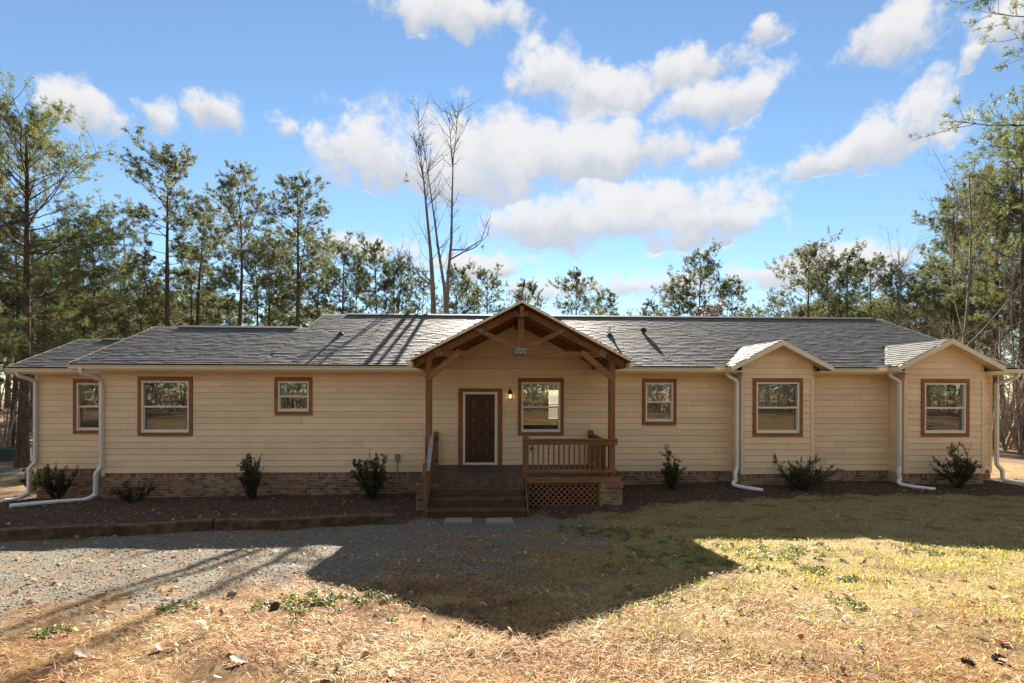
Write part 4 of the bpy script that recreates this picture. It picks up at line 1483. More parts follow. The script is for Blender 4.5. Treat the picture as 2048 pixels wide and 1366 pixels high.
def limb_curve(p0, d0, length, up, rng, n=5, wig=.10):
    pts, d, p = [p0], d0.copy(), p0.copy()
    for i in range(n):
        d = unit(d + np.array([0, 0, up]) / n + rng.normal(size=3) * wig)
        p = p + d * length / n
        pts.append(p.copy())
    return np.array(pts)


def make_pine(name, H, cb, rad, nl, seed, trunk_r, mat, blades=9, per=9, tl=.20, tw=.024, shape=1.0, lean=0.0, droop=.25, top=.35):
    """pine with a straight trunk, whorled limbs and needle tufts on the twigs"""
    rng = np.random.default_rng(seed)
    root = empty(name, (0, 0, 0), '', 'tree')
    wood, leaf = MB(), MB()
    zs_ = np.linspace(0, H, 12)
    bend = rng.normal(size=2) * .02
    cx_ = lean * zs_ + bend[0] * H * np.sin(zs_ / H * 3.0)
    cy_ = bend[1] * H * np.sin(zs_ / H * 2.4)
    ax_ = np.stack([cx_, cy_, zs_ - .4 * (zs_ == 0)], 1)
    rr = trunk_r * (1 - .88 * (zs_ / H) ** 1.15)
    rr[0] *= 1.25
    wood.tube(ax_, rr, 9, caps=False)

    def axis(z):
        return np.array([np.interp(z, zs_, cx_), np.interp(z, zs_, cy_), z])
    ga = rng.uniform(0, 6.28)
    for i in range(nl):
        t = i / (nl - 1)
        z = H * (cb + (1 - cb) * (t ** .9) * .985) + rng.normal() * .12
        z = min(z, H * .99)
        tt = min(1, max(0, (z / H - cb) / (1 - cb)))
        pk = .40 * shape
        prof = math.sqrt(max(.05, 1 - ((tt - pk) / (1.04 - pk)) ** 2)) if tt > pk else .5 + .5 * tt / pk
        Ln = max(.35, rad * prof * rng.uniform(.55, 1.15) * (1.3 if i % 9 == 4 else 1))
        ga += 2.399 + rng.normal() * .35
        el_ = R(-8 + 62 * tt ** 1.3) + rng.normal() * .14
        d0 = np.array([math.cos(ga) * math.cos(el_), math.sin(ga) * math.cos(el_), math.sin(el_)])
        c = limb_curve(axis(z), d0, Ln, droop, rng, 5)
        lr = max(.012, trunk_r * .16 * (Ln / rad) ** .8)
        wood.tube(c, np.linspace(lr, lr * .28, 6), 5, caps=False)
        nt = int(6 + 11 * Ln / rad)
        P, D = [], []
        for j in range(nt):
            s = 1 - (1 - .30) * rng.random() ** 1.25 if j else 1.0
            f = s * 5
            k = min(int(f), 4)
            p = c[k] + (c[k + 1] - c[k]) * (f - k)
            dd = unit(c[k + 1] - c[k])
            side = unit(np.cross(dd, rng.normal(size=3)))
            td = unit(dd * .55 + side * .8 + np.array([0, 0, .28]))
            tln = Ln * .32 * rng.uniform(.4, 1.2) + .20
            tw_ = limb_curve(p, td, tln, .5, rng, 3, .15)
            wood.tube(tw_, np.linspace(lr * .33, .005, 4), 3, caps=False)
            m = max(3, int(per * rng.uniform(.6, 1.3)))
            u_ = 3 - 1.5 * rng.random(m) ** 1.3
            kk = np.minimum(u_.astype(int), 2)
            q = tw_[kk] + (tw_[kk + 1] - tw_[kk]) * (u_ - kk)[:, None]
            P.append(q + rng.normal(size=q.shape) * (.045 + .03 * tln))
            D.append(np.repeat(unit(tw_[3] - tw_[1])[None] + np.array([[0, 0, top]]), m, 0))
        tufts(leaf, np.concatenate(P), np.concatenate(D), rng, blades, tl, tw, 1.5)
    for i in range(7):                      # dead stubs below the crown
        z = H * cb * rng.uniform(.45, .98)
        a = rng.uniform(0, 6.28)
        c = limb_curve(axis(z), np.array([math.cos(a), math.sin(a), rng.uniform(-.3, .3)]), rad * rng.uniform(.15, .5), -.2, rng, 3, .2)
        wood.tube(c, np.linspace(.028, .006, 4), 4, caps=False)
    tk = wood.build('trunk', mt['bark'], root, True)
    cr = leaf.build('crown', mat, root)
    PARTS[root.name] = [tk, cr]
    root['H'] = H
    return root


def make_bare(name, H, trunk_r, seed, mat, forks=1, depth=4, spread=.55, fill=6, stems=1, twig=1.0):
    """leafless tree or thicket: recursive branching to fine twigs"""
    rng = np.random.default_rng(seed)
    root = empty(name, (0, 0, 0), '', 'tree')
    big, fine = MB(), MB()

    def grow(p, d, L, r, lev):
        n = 6 if lev == 0 else 4
        c = limb_curve(p, d, L, .35 if lev else .25, rng, n, .05 if lev == 0 else .15)
        (big if lev < 2 else fine).tube(c, np.linspace(r, r * .38, n + 1), 7 if lev == 0 else (4 if lev < 2 else 3), caps=False)
        if lev >= depth:
            return
        k = fill if lev == 0 else max(3, int(fill * .55))
        for i in range(k):
            s = rng.uniform(.35 if lev == 0 else .25, .98)
            f = s * n
            j = min(int(f), n - 1)
            q = c[j] + (c[j + 1] - c[j]) * (f - j)
            dd = unit(c[j + 1] - c[j])
            side = unit(np.cross(dd, rng.normal(size=3)))
            nd = unit(dd * (1 - spread * .5) + side * spread * rng.uniform(.6, 1.3))
            grow(q, nd, L * rng.uniform(.28, .5) * (1.15 - .5 * s), max(.004 * twig, r * (1 - .6 * s) * .45), lev + 1)
    for s in range(stems):
        a = rng.uniform(0, 6.28)
        o = np.array([math.cos(a), math.sin(a), 0]) * (.35 if stems > 1 else 0)
        d = unit(np.array([math.cos(a) * .25, math.sin(a) * .25, 1.0]) if stems > 1 else np.array([0, 0, 1.0]))
        hh = H * (rng.uniform(.55, 1) if stems > 1 else 1)
        grow(o - np.array([0, 0, .25]), d, hh, trunk_r, 0)
    tk = big.build('trunk', mat, root, True)
    br = tag(fine.build('twigs', mat, root), kind='stuff')
    PARTS[root.name] = [tk, br]
    root['H'] = H
    return root


protos = [
    make_pine('pine_tree', 20, .30, 5.2, 84, 11, .30, mt['needle'], 13, 12, .20, .016, .9, droop=.30),      # 0 big near pine
    make_pine('pine_tree', 20, .56, 3.1, 36, 12, .22, mt['needle_far'], 13, 10, .20, .021, .95),             # 1 open high crown
    make_pine('pine_tree', 20, .48, 3.3, 42, 13, .22, mt['needle_far'], 13, 10, .20, .021, 1.05),            # 2
    make_pine('pine_tree', 18, .28, 3.3, 54, 14, .20, mt['needle_far'], 13, 10, .21, .022, 1.1),            # 3 fuller
    make_pine('pine_tree', 16, .22, 3.8, 56, 15, .20, mt['needle_far'], 13, 10, .21, .022, .8),             # 4 broad
    make_pine('pine_tree', 18, .36, 4.0, 54, 16, .24, mt['needle'], 13, 9, .20, .017, 1.0, droop=.2),      # 5 right side
]
bares = [make_bare('bare_tree', 16, .14, 21, mt['bark_grey'], fill=13, depth=3, spread=.62),
         make_bare('bare_shrub', 5.5, .045, 22, mt['twig'], fill=7, depth=3, spread=.85, stems=6),
         make_bare('bare_shrub', 7.0, .055, 23, mt['twig'], fill=8, depth=3, spread=.9, stems=4)]
USED = set()


def plant(proto, u, vtop, d, rzv, label, group=None, cat='tree', wide=1.0, tilt=(0, 0)):
    x, y = far(u, d)
    z = float(ground_z(x, y))
    h = CZ + (780 - vtop) / 1000.0 * d - z
    if proto.name.startswith('pine'):
        h *= .955                       # the top limbs rise a little above the stem
    s = h / proto['H']
    if proto.name not in USED:
        USED.add(proto.name)
        proto.location, proto.rotation_euler, proto.scale = (x, y, z), (*tilt, rzv), (s * wide, s * wide, s)
        proto['label'] = label
        if group:
            proto['group'] = group
        o = proto
        return o
    return copy_tree(proto, (x, y, z), rzv, (s * wide, s * wide, s), label, group, tilt)


HERO = [  # prototype, column, top row, depth, turn, label
    (0, 44, 225, 22.5, .4, 'tallest and nearest pine, thick trunk just left of the house wing'),
    (1, 340, 303, 40, 1.0, 'tall slender pine with open crown, leftmost of three above the left roof'),
    (2, 452, 342, 42, 2.2, 'tall pine with spreading crown, middle of three above the left roof'),
    (1, 590, 373, 45, 4.0, 'tall slim pine with open top, rightmost of three above the left roof'),
    (3, 204, 438, 36, 3.1, 'leaning pine with a dense crown above the wing roof'),
    (3, 1400, 506, 62, 2.4, 'bushy pine with pointed top above the bare shingle roof at right of centre'),
    (4, 1612, 503, 55, .7, 'broad round crowned pine above the left bay roof'),
    (3, 1155, 548, 66, 5.0, 'lone rounded pine just right of the porch gable peak'),
    (1, 975, 547, 68, 2.9, 'small thin pine just left of the porch gable peak'),
    (2, 1886, 384, 36, 1.4, 'tall dark pine beside a bare tree above the right bay'),
    (5, 2040, 265, 31, 2.0, 'large full pine at the right edge of the frame'),
]
for i, (k, u, v, d, a, lab) in enumerate(HERO):
    plant(protos[k], u, v, d, a, lab, 'pines around the house', wide=1.12 if k == 1 else 1.0, tilt=(0, R(3.5)) if u == 204 else (0, 0))
# the pine whose branch reaches in at the upper right
x, y = far(2215, 19)
copy_tree(protos[5], (x, y, float(ground_z(x, y))), 1.2, (1.0, 1.0, 1.22), 'pine beyond the right edge whose branch reaches into the upper right sky', 'pines around the house')
FILL = [  # columns, top rows, depth range, count, prototypes, label, group
    ([(20, 430, 28), (95, 480, 36), (135, 470, 40), (168, 520, 36), (245, 540, 44), (285, 520, 48), (-40, 330, 27), (60, 540, 40), (310, 570, 50)], (3, 5, 2), '%s green pine from the left in the crowd behind the wing', 'pines behind the wing'),
    ([(402, 412, 46), (378, 505, 52), (430, 540, 56), (492, 485, 52), (530, 478, 54), (628, 462, 54), (660, 520, 62), (692, 492, 58), (560, 545, 64)], (2, 1, 2), '%s pine from the left in the woods behind the left roof', 'pines behind the left roof'),
    ([(722, 540, 66), (745, 492, 66), (785, 530, 68), (815, 520, 66), (915, 538, 68), (850, 560, 74), (945, 570, 76)], (2, 3, 1), '%s mid sized pine from the left in the row behind the three stemmed bare tree', 'pines behind the bare tree'),
    ([(1055, 569, 74), (1215, 592, 80), (1300, 606, 84), (1365, 566, 64), (1462, 562, 62)], (3, 4), '%s short distant pine from the left peeping over the middle roof', 'distant pines over the middle roof'),
    ([(1545, 604, 60), (1657, 522, 56), (1692, 507, 54), (1738, 517, 55), (1772, 534, 54), (1835, 560, 50)], (1, 2, 3), '%s pine from the left in the row behind the right bays', 'pines behind the right bays'),
    ([(1850, 520, 46), (1935, 440, 40), (1985, 350, 36), (2010, 430, 42), (2085, 270, 33), (1900, 540, 50), (2050, 400, 44), (1955, 560, 46)], (2, 3, 5), '%s yellow green pine from the left in the dense stand at far right', 'pines at far right'),
]
rf = random.Random(3)
ORD = ['first', 'second', 'third', 'fourth', 'fifth', 'sixth', 'seventh', 'eighth', 'ninth', 'tenth', 'eleventh', 'twelfth', 'thirteenth']


def ordinal(lst, i):
    return ORD[sorted(range(len(lst)), key=lambda q: lst[q][0]).index(i)]


for lst, ks, lab, grp in FILL:
    for i, (u, v, d) in enumerate(lst):
        plant(protos[ks[i % len(ks)]], u, v, d, rf.uniform(0, 6.28), lab % ordinal(lst, i), grp, wide=rf.uniform(.9, 1.2))
# far wood
for k in range(72):
    u = rf.uniform(-500, 690) if k % 2 else rf.uniform(1480, 2600)
    d = rf.uniform(62, 120)
    v = 610 + 15 * rf.random() - 55 * max(0, abs(u - 1150) - 500) / 800
    plant(protos[rf.choice((2, 3, 4))], u, v, d, rf.uniform(0, 6.28), 'far pine filling the wood behind the house', 'far pines of the wood', wide=1.3)
# woods behind the camera, seen in the window panes
for k in range(22):
    x, y = rf.uniform(-50, 50), -34 - 22 * rf.random()
    pr = (protos[1], bares[0], protos[3], bares[2], protos[4], bares[0])[k % 6]
    s = rf.uniform(.75, 1.05) if k % 6 in (0, 1, 5) else rf.uniform(.45, .8)
    copy_tree(pr, (x, y, float(ground_z(x, y))), rf.uniform(0, 6.28), (s, s, s), 'tree across the yard reflected in the window panes', 'trees reflected in the windows')

for k in range(150):
    x, y = -52 + 104 * (k + rf.random()) / 150, (rf.uniform(-27, -21) if k % 3 == 0 else rf.uniform(-40, -26))
    pr = (bares[1], protos[4], protos[3], bares[2], protos[3], protos[4])[k % 6]
    s = rf.uniform(.9, 1.3) if k % 3 == 0 else rf.uniform(.3, .5)
    copy_tree(pr, (x, y, float(ground_z(x, y))), rf.uniform(0, 6.28), (s * 1.2, s * 1.2, s), 'undergrowth across the yard reflected in the window panes', 'undergrowth reflected in the windows')

for k in range(70):
    x, y = -42 + 84 * (k + rf.random()) / 70, rf.uniform(-22.5, -19.5)
    s = rf.uniform(.15, .24)
    copy_tree(protos[3 + k % 2], (x, y, float(ground_z(x, y)) - .3), rf.uniform(0, 6.28), (s * 1.5, s * 1.5, s), 'pine sapling across the yard reflected in the window panes', 'saplings reflected in the windows')

# the tall leafless tree with three stems behind the roof
bt = empty('bare_tree', (0, 0, 0), 'tall leafless tree with three slender stems rising behind the roof', 'tree')
rng = np.random.default_rng(77)
big, fine, lv = MB(), MB(), MB()
D0 = 26.5


def pix(u, v, d=D0, dd=0.0):
    x, y = far(u, d + dd)
    return np.array([x, y, CZ + (780 - v) / 1000.0 * (d + dd)])


STEMS = [([(872, 905), (868, 650), (864, 560), (860, 500), (852, 420), (846, 360), (838, 290), (834, 205)], .17, -.6),
         ([(893, 905), (892, 640), (888, 575), (876, 500), (868, 440), (858, 370), (850, 320), (842, 270)], .13, .2),
         ([(893, 905), (893, 640), (895, 560), (902, 480), (903, 400), (905, 320), (912, 260), (915, 205)], .14, .6),
         ([(904, 330), (900, 290), (897, 235)], .05, .6), ([(846, 360), (836, 310), (826, 275)], .045, -.6)]
for st_, r0, dd in STEMS:
    c = np.array([pix(u, v, D0, dd) for u, v in st_])
    c[0][2] = float(ground_z(c[0][0], c[0][1])) - .2 if st_[0][1] > 800 else c[0][2]
    big.tube(c, np.maximum(.012, r0 * (1 - np.linspace(0, 1, len(c))) ** 1.25), 8, caps=False)
    for k in range(26 if len(st_) > 4 else 7):
        s = rng.uniform(.34, .98) if len(st_) > 4 else rng.uniform(.1, .95)
        f = s * (len(c) - 1)
        j = min(int(f), len(c) - 2)
        p = c[j] + (c[j + 1] - c[j]) * (f - j)
        a = rng.uniform(0, 6.28)
        d = unit(np.array([math.cos(a), math.sin(a) * .6, rng.uniform(.5, 1.5)]))
        L = rng.uniform(.7, 2.3) * (1.2 - .6 * s)
        b1 = limb_curve(p, d, L, .5, rng, 4, .12)
        fine.tube(b1, np.linspace(.018, .004, 5), 4, caps=False)
        for _ in range(5):
            q = b1[rng.integers(1, 5)]
            d2 = unit(d + rng.normal(size=3) * .6)
            fine.tube(limb_curve(q, d2, L * rng.uniform(.25, .5), .4, rng, 3, .15), np.linspace(.008, .003, 4), 3, caps=False)
for pts in ([(868, 575), (845, 545), (815, 530), (790, 520)], [(868, 575), (840, 555), (818, 520), (808, 500)], [(899, 520), (925, 505), (950, 495), (975, 470)], [(900, 500), (930, 500), (962, 480), (970, 455)]):
    c = np.array([pix(u, v, D0, rng.uniform(-.6, .6)) for u, v in pts])
    fine.tube(c, np.linspace(.05, .012, len(c)), 5, caps=False)
    for k in range(12):
        q = c[rng.integers(1, len(c))] + rng.normal(size=3) * .05
        fine.tube(limb_curve(q, unit(np.array([rng.normal() * .6, rng.normal() * .5, 1])), rng.uniform(.4, 1.2), .3, rng, 3, .15), np.linspace(.013, .004, 4), 3, caps=False)
for u, v in ((810, 352), (812, 362), (966, 493)):
    P = pix(u, v)[None] + rng.normal(size=(10, 3)) * .06
    tufts(lv, P, np.tile([[0, 0, -1.0]], (10, 1)), rng, 2, .09, .06)
bt_x, bt_y = far(885, D0)
bt.location = (bt_x, bt_y, float(ground_z(bt_x, bt_y)))
bpy.context.view_layer.update()
for mb_, n_, m_ in ((big, 'trunk', mt['bark_grey']), (fine, 'twigs', mt['bark_grey']), (lv, 'leaf_cluster', mt['deadleaf'])):
    q = mb_.build(n_, m_, bt, n_ == 'trunk')
    if n_ != 'trunk':
        q['kind'] = 'stuff'
# other bare trees and thickets
for (k, u, v, d, a, lab) in ((0, 1912, 338, 30, 1.0, 'crooked leafless tree with pale bark above the right bay'), (0, 1797, 488, 42, 2.0, 'thin leafless tree left of the far right pines'),
                             (0, 2046, 500, 24, 3.0, 'pale leafless trunk at the right edge beside the house corner'), (0, 262, 470, 44, 4.0, 'thin leafless tree behind the wing roof')):
    plant(bares[k], u, v, d, a, lab, 'leafless trees', wide=.62)
LST = [(8, 690, 26), (60, 650, 28), (105, 670, 30), (145, 640, 31), (-25, 720, 24), (180, 650, 34), (85, 760, 26), (15, 800, 29), (230, 640, 38)]
for i, (u, v, d) in enumerate(LST):
    plant(bares[1 + i % 2], u, v, d, i * 1.3, '%s bare twiggy shrub from the left in the thicket left of the wing' % ordinal(LST, i), 'thicket left of the wing', 'shrub', wide=1.25)
LST = [(1985, 640, 27), (2030, 600, 26), (1950, 600, 30), (1900, 610, 33), (2070, 660, 24), (2010, 720, 29), (2045, 760, 27), (1880, 590, 38), (1995, 560, 34), (2035, 800, 31), (1930, 650, 28)]
for i, (u, v, d) in enumerate(LST):
    plant(bares[1 + i % 2], u, v, d, i * 1.7, '%s bare twiggy shrub from the left in the thicket right of the house' % ordinal(LST, i), 'thicket right of the house', 'shrub', wide=1.3)
# russet oak peeping over the ridge
ok = empty('oak_tree', (0, 0, 0), 'small russet leaved oak peeping over the roof ridge', 'tree')
x, y = far(1425, 50)
z = float(ground_z(x, y))
ok.location = (x, y, z)
rng = np.random.default_rng(5)
tr_, lf = MB(), MB()
top = CZ + (780 - 592) / 1000 * 50
c = limb_curve(np.array([x, y, z - .3]), np.array([0, 0, 1.0]), top - z - 1.2, 0, rng, 6, .03)
tr_.tube(c, np.linspace(.16, .03, 7), 7, caps=False)
for k in range(40):
    p = c[rng.integers(3, 7)]
    d = unit(rng.normal(size=3) + np.array([0, 0, .5]))
    b1 = limb_curve(p, d, rng.uniform(.8, 2.2), .3, rng, 3, .2)
    tr_.tube(b1, np.linspace(.03, .006, 4), 3, caps=False)
    P = b1[rng.integers(1, 4, 34)] + rng.normal(size=(34, 3)) * .26
    tufts(lf, P, rng.normal(size=(34, 3)), rng, 2, .17, .16)
bpy.context.view_layer.update()
tr_.build('trunk', mt['bark_grey'], ok, True)
lf.build('crown', mt['oakleaf'], ok)


# ------------------------------------------------------------------ foundation shrubs
def shrub(name, x, y, H, Wd, stems, leaves, size, mat, seed, label, fan=1.0, bare=.25, per=4):
    rng = np.random.default_rng(seed)
    z = float(ground_z(x, y))
    root = empty(name, (x, y, z), label, 'shrub')
    bpy.context.view_layer.update()
    sm, lf = MB(), MB()
    P, D = [], []
    for k in range(stems):
        a = rng.uniform(0, 6.28)
        rr = rng.random() ** .6
        d = unit(np.array([math.cos(a) * rr * Wd * fan, math.sin(a) * rr * Wd * fan, H * 1.0]))
        L = H * rng.uniform(.55, 1.0) / max(.45, d[2]) * (1 - .35 * rr)
        c = limb_curve(np.array([x + math.cos(a) * .04, y + math.sin(a) * .04, z - .05]), d, L, .12, rng, 5, .07)
        sm.tube(c, np.linspace(.010, .003, 6), 4, caps=False)
        for j in range(per):
            s = rng.uniform(bare, .9)
            f = s * 5
            i = min(int(f), 4)
            p = c[i] + (c[i + 1] - c[i]) * (f - i)
            td = unit(unit(c[i + 1] - c[i]) * .8 + rng.normal(size=3) * .55)
            tw = limb_curve(p, td, L * rng.uniform(.12, .3), .25, rng, 3, .1)
            sm.tube(tw, np.linspace(.005, .002, 4), 3, caps=False)
            m = max(2, leaves // (stems * (per + 1)))
            u_ = rng.random(m) * 3
            kk = np.minimum(u_.astype(int), 2)
            P.append(tw[kk] + (tw[kk + 1] - tw[kk]) * (u_ - kk)[:, None])
            D.append(np.repeat(td[None], m, 0))
        m = max(2, leaves // (stems * (per + 1)))
        u_ = (bare + (1 - bare) * rng.random(m)) * 5
        kk = np.minimum(u_.astype(int), 4)
        P.append(c[kk] + (c[kk + 1] - c[kk]) * (u_ - kk)[:, None])
        D.append(np.repeat(d[None], m, 0))
    P = np.concatenate(P)
    P = P[P[:, 2] > z + .03] if len(P) else P
    D = np.concatenate(D)[:len(P)]
    tufts(lf, P, D, rng, 2, size, size * .55, 1.3)
    sm.build('stems', mt['stem'], root)
    lf.build('foliage', mat, root)
    return root


shrub('shrub', -13.72, .62, 1.5, .95, 26, 2900, .05, mt['shrub'], 1, 'dark pointed evergreen shrub in front of the wing wall', .75)
shrub('shrub', -10.45, -.85, .78, .95, 22, 1300, .045, mt['shrub_r'], 2, 'low sparse reddish shrub beside the left drain pipe')
shrub('shrub', -7.28, -.75, 1.6, .85, 30, 3300, .045, mt['shrub'], 3, 'dense upright dark shrub below the small square window', .7)
shrub('shrub', -3.98, -.78, 1.75, 1.1, 24, 1900, .075, mt['shrub_l'], 4, 'open airy shrub with larger leaves left of the porch', .7, .2)
shrub('shrub', 4.62, -.75, 1.4, .7, 18, 1700, .055, mt['shrub_l'], 5, 'thin upright shrub right of the porch', .7)
shrub('shrub', 8.15, -1.25, 1.05, 1.45, 34, 2700, .05, mt['shrub'], 6, 'wide low spreading shrub in front of the left bay', 1.25)
shrub('shrub', 12.80, -1.2, 1.5, 1.15, 24, 2700, .05, mt['shrub'], 7, 'dark conical shrub below the right bay window', .8)
shrub('shrub', -15.85, 2.3, 1.3, .8, 18, 1800, .06, mt['shrub_l'], 8, 'sunlit light green shrub behind the far left downspout')


# ------------------------------------------------------------------ ground cover
def sample(n, x0, x1, y0, y1, near=4.5, power=1.4, seed=0):
    rng = np.random.default_rng(seed)
    x, y = rng.uniform(x0, x1, n * 4), rng.uniform(y0, y1, n * 4)
    d = np.hypot(x - CX, y - CY)
    k = rng.random(n * 4) < np.minimum(1, (near / d) ** power)
    return x[k][:n], y[k][:n], rng


def inside_house(x, y):
    a = (x > XL - .05) & (x < XR) & (y > -.05) & (y < 10.3)
    a |= (x > -2.5) & (x < 2.75) & (y > -2.45) & (y < 0)
    a |= (x > -2.15) & (x < .28) & (y > -3.25) & (y < -2)
    a |= (x > WING[0]) & (x < XL) & (y > 1.35) & (y < 6.4)
    for (x0, x1, *_r) in BAYS:
        a |= (x > x0 - .03) & (x < x1 + .03) & (y > -.63) & (y < 0)
    return a


def blades(name, x, y, rng, L, Wd, lift, mat, label, flat=True, bend=.3, align=None, zoff=.004):
    n = len(x)
    a = rng.uniform(0, 2 * PI, n) if align is None else align + rng.normal(size=n) * .6
    l = L * rng.uniform(.55, 1.25, n)
    el_ = np.abs(rng.normal(size=n)) * lift if flat else np.clip(rng.normal(size=n) * .3 + lift, .15, 1.5)
    d = np.stack([np.cos(a) * np.cos(el_), np.sin(a) * np.cos(el_), np.sin(el_)], 1)
    p0 = np.stack([x, y, ground_z(x, y) + zoff + (rng.random(n) * .018 if flat else 0)], 1)
    sd_ = np.stack([-np.sin(a), np.cos(a), rng.normal(size=n) * .3], 1)
    cv = np.stack([-np.sin(a), np.cos(a), np.zeros(n)], 1) * (rng.normal(size=n) * bend * l)[:, None]
    wv = (Wd * rng.uniform(.7, 1.3, n))[:, None]
    m = p0 + d * l[:, None] * .5 + cv * .25 + np.array([0, 0, .01])
    t = p0 + d * l[:, None] + cv - (np.array([0, 0, .02]) if flat else np.array([0, 0, .25]) * l[:, None])
    t[:, 2] = np.maximum(t[:, 2], ground_z(t[:, 0], t[:, 1]) + .003)
    V = np.stack([p0 - sd_ * wv * .5, p0 + sd_ * wv * .5, m + sd_ * wv * .5, m - sd_ * wv * .5, t + sd_ * wv * .2, t - sd_ * wv * .2], 1)
    k = np.arange(n)[:, None] * 6
    F = np.concatenate([k + np.array([[0, 1, 2, 3]]), k + np.array([[3, 2, 4, 5]])])
    r_ = rng.random(n)
    mb = MB().add(V.reshape(-1, 3), F, np.concatenate([r_, r_]))
    return tag(mb.build(name, mat), label, None, None, 'stuff')


def stones(name, x, y, rng, s0, s1, mat, label, flat=.55):
    n = len(x)
    s = s0 + (s1 - s0) * rng.random(n) ** 2.5
    base = np.array([(1, 0, 0), (-.5, .87, 0), (-.5, -.87, 0), (.35, .3, 1), (-.4, .05, .85), (.2, -.45, .9)])
    V = base[None] * (s[:, None, None]) * np.array([1, 1, flat]) * rng.uniform(.6, 1.3, (n, 6, 3))
    a = rng.uniform(0, 6.28, n)
    ca, sa = np.cos(a)[:, None], np.sin(a)[:, None]
    V = np.stack([V[..., 0] * ca - V[..., 1] * sa, V[..., 0] * sa + V[..., 1] * ca, V[..., 2]], -1)
    V += np.stack([x, y, ground_z(x, y) - s * .1], 1)[:, None]
    F = np.array([(0, 1, 3), (1, 4, 3), (1, 2, 4), (2, 5, 4), (2, 0, 5), (0, 3, 5), (3, 4, 5)])
    k = np.arange(n)[:, None, None] * 6
    F = (k + F[None]).reshape(-1, 3)
    return tag(MB().add(V.reshape(-1, 3), F, np.repeat(rng.random(n), 7)).build(name, mat), label, None, None, 'stuff')


m_straw = m_scatter('pine_straw', [(0, (.14, .06, .022)), (.18, (.36, .14, .04)), (.36, (.43, .21, .068)), (.6, (.39, .265, .118)), (.9, (.48, .38, .215)), (1, (.56, .47, .30))], .6, .35, .25, 2.2)
m_grass = m_scatter('winter_grass', [(0, (.13, .12, .035)), (.2, (.23, .18, .065)), (.5, (.36, .27, .11)), (.8, (.44, .34, .16)), (1, (.30, .18, .075))], .6, .3, .4)
m_green = m_scatter('weeds', [(0, (.06, .09, .022)), (.6, (.11, .14, .035)), (1, (.20, .19, .06))], .5, .3, .45)
m_grav = m_scatter('crushed_stone', [(0, (.07, .065, .055)), (.25, (.17, .165, .14)), (.55, (.20, .19, .16)), (.8, (.28, .27, .23)), (.9, (.20, .15, .09)), (1, (.27, .19, .11))], .85, .2)
m_mulch = m_scatter('bark_mulch', [(0, (.035, .021, .014)), (.5, (.085, .056, .036)), (.85, (.16, .108, .068)), (1, (.32, .25, .17))], .9, .15)
m_litter = m_scatter('dry_leaves', [(0, (.20, .11, .06)), (.4, (.33, .22, .14)), (.8, (.46, .36, .27)), (1, (.28, .09, .04))], .7, .25, .25)

x, y, rng = sample(165000, -9, 10, -14.2, -2.0, 4.2, 1.35, 1)
zg, zb, zr, zw = zones(x, y)
dens_ = np.where(zg, np.where((x > -3.2) & (y < -5.2), .75, .34), 1.0) * np.where(zb, .5, 1) * np.clip(1.15 - (y + 12.2) / 6.5, .16, 1.0) * np.clip(1.1 - np.clip(x - 1, 0, 9) / 7 * np.clip((y + 12.3) / 2, 0, 1), .3, 1)
k = (rng.random(len(x)) < dens_) & ~inside_house(x, y) & (np.sin(x * 3.1 + 2 * np.sin(y * 2.2)) + np.sin(y * 3.7 + x) > rng.uniform(-1.9, .9, len(x)))
blades('pine_straw', x[k], y[k], rng, .115, .0036, .12, m_straw, 'orange brown pine straw lying over the front yard')
x, y, rng = sample(150000, -3.5, 17, -13.8, -2.0, 9.0, 1.2, 2)
zg, zb, zr, zw = zones(x, y)
gm = np.clip((x + 1.2 + wob(x, y)) / 2.6, 0, 1) * np.clip((y + 12.9 + wob(y, x)) / 2.2, 0.05, 1)
gm *= np.clip(.55 + .6 * np.sin(x * 2.3 + 1.5 * np.sin(y * 1.7)) * np.sin(y * 2.9 + x), .12, 1)
k = (rng.random(len(x)) < gm) & ~zb & ~inside_house(x, y) & ~zg
yg = np.exp(-(((x - 4.2) / 4.6) ** 2 + ((y + 8.2) / 2.0) ** 2)) * .8 + .12
k2 = k & (rng.random(len(x)) < yg)
k &= ~k2
m_yg = m_scatter('yellow_green_grass', [(0, (.15, .19, .04)), (.4, (.25, .27, .065)), (.8, (.37, .34, .10)), (1, (.44, .36, .15))], .6, .3, .45)
blades('green_grass', x[k2], y[k2], rng, .078, .0068, .65, m_yg, 'yellow green grass growing through the straw at centre right', False, .3)
blades('grass', x[k], y[k], rng, .065, .006, .50, m_grass, 'short dry winter grass over the right of the yard', False, .3)
# green weeds in patches
rng = np.random.default_rng(9)
wx, wy = [], []
for (u, v, d, n, r_) in ((1450, 1140, 6.6, 26, .32), (1620, 1160, 6.4, 20, .10), (1555, 1110, 7.2, 26, .35), (1600, 1100, 7.5, 26, .3), (1390, 1100, 7.6, 16, .35), (1180, 1050, 9.5, 22, .35), (1225, 1045, 9.6, 18, .25),
                         (1330, 1250, 5.0, 10, .25), (1690, 1185, 6.0, 8, .05), (730, 1225, 5.2, 22, .22), (660, 1228, 5.2, 16, .18), (560, 1245, 5.0, 12, .2), (350, 1262, 4.9, 12, .1), (1280, 1060, 9.0, 24, .4), (1310, 1130, 7.0, 16, .35), (85, 1345, 4.3, 8, .06), (1860, 1110, 7.4, 16, .3), (1700, 1270, 4.9, 8, .1)):
    x, y = far(u, d)
    for q in range(n):
        cxx, cyy = x + rng.normal() * r_, y + rng.normal() * r_
        wx += list(cxx + rng.normal(size=14) * .028)
        wy += list(cyy + rng.normal(size=14) * .028)
blades('weeds', np.array(wx), np.array(wy), rng, .065, .016, .55, m_green, 'low green weeds in patches on the lawn', False, .4)
x, y, rng = sample(60000, -14, 2, -12.5, -2.9, 5.0, 1.1, 3)
zg, zb, zr, zw = zones(x, y)
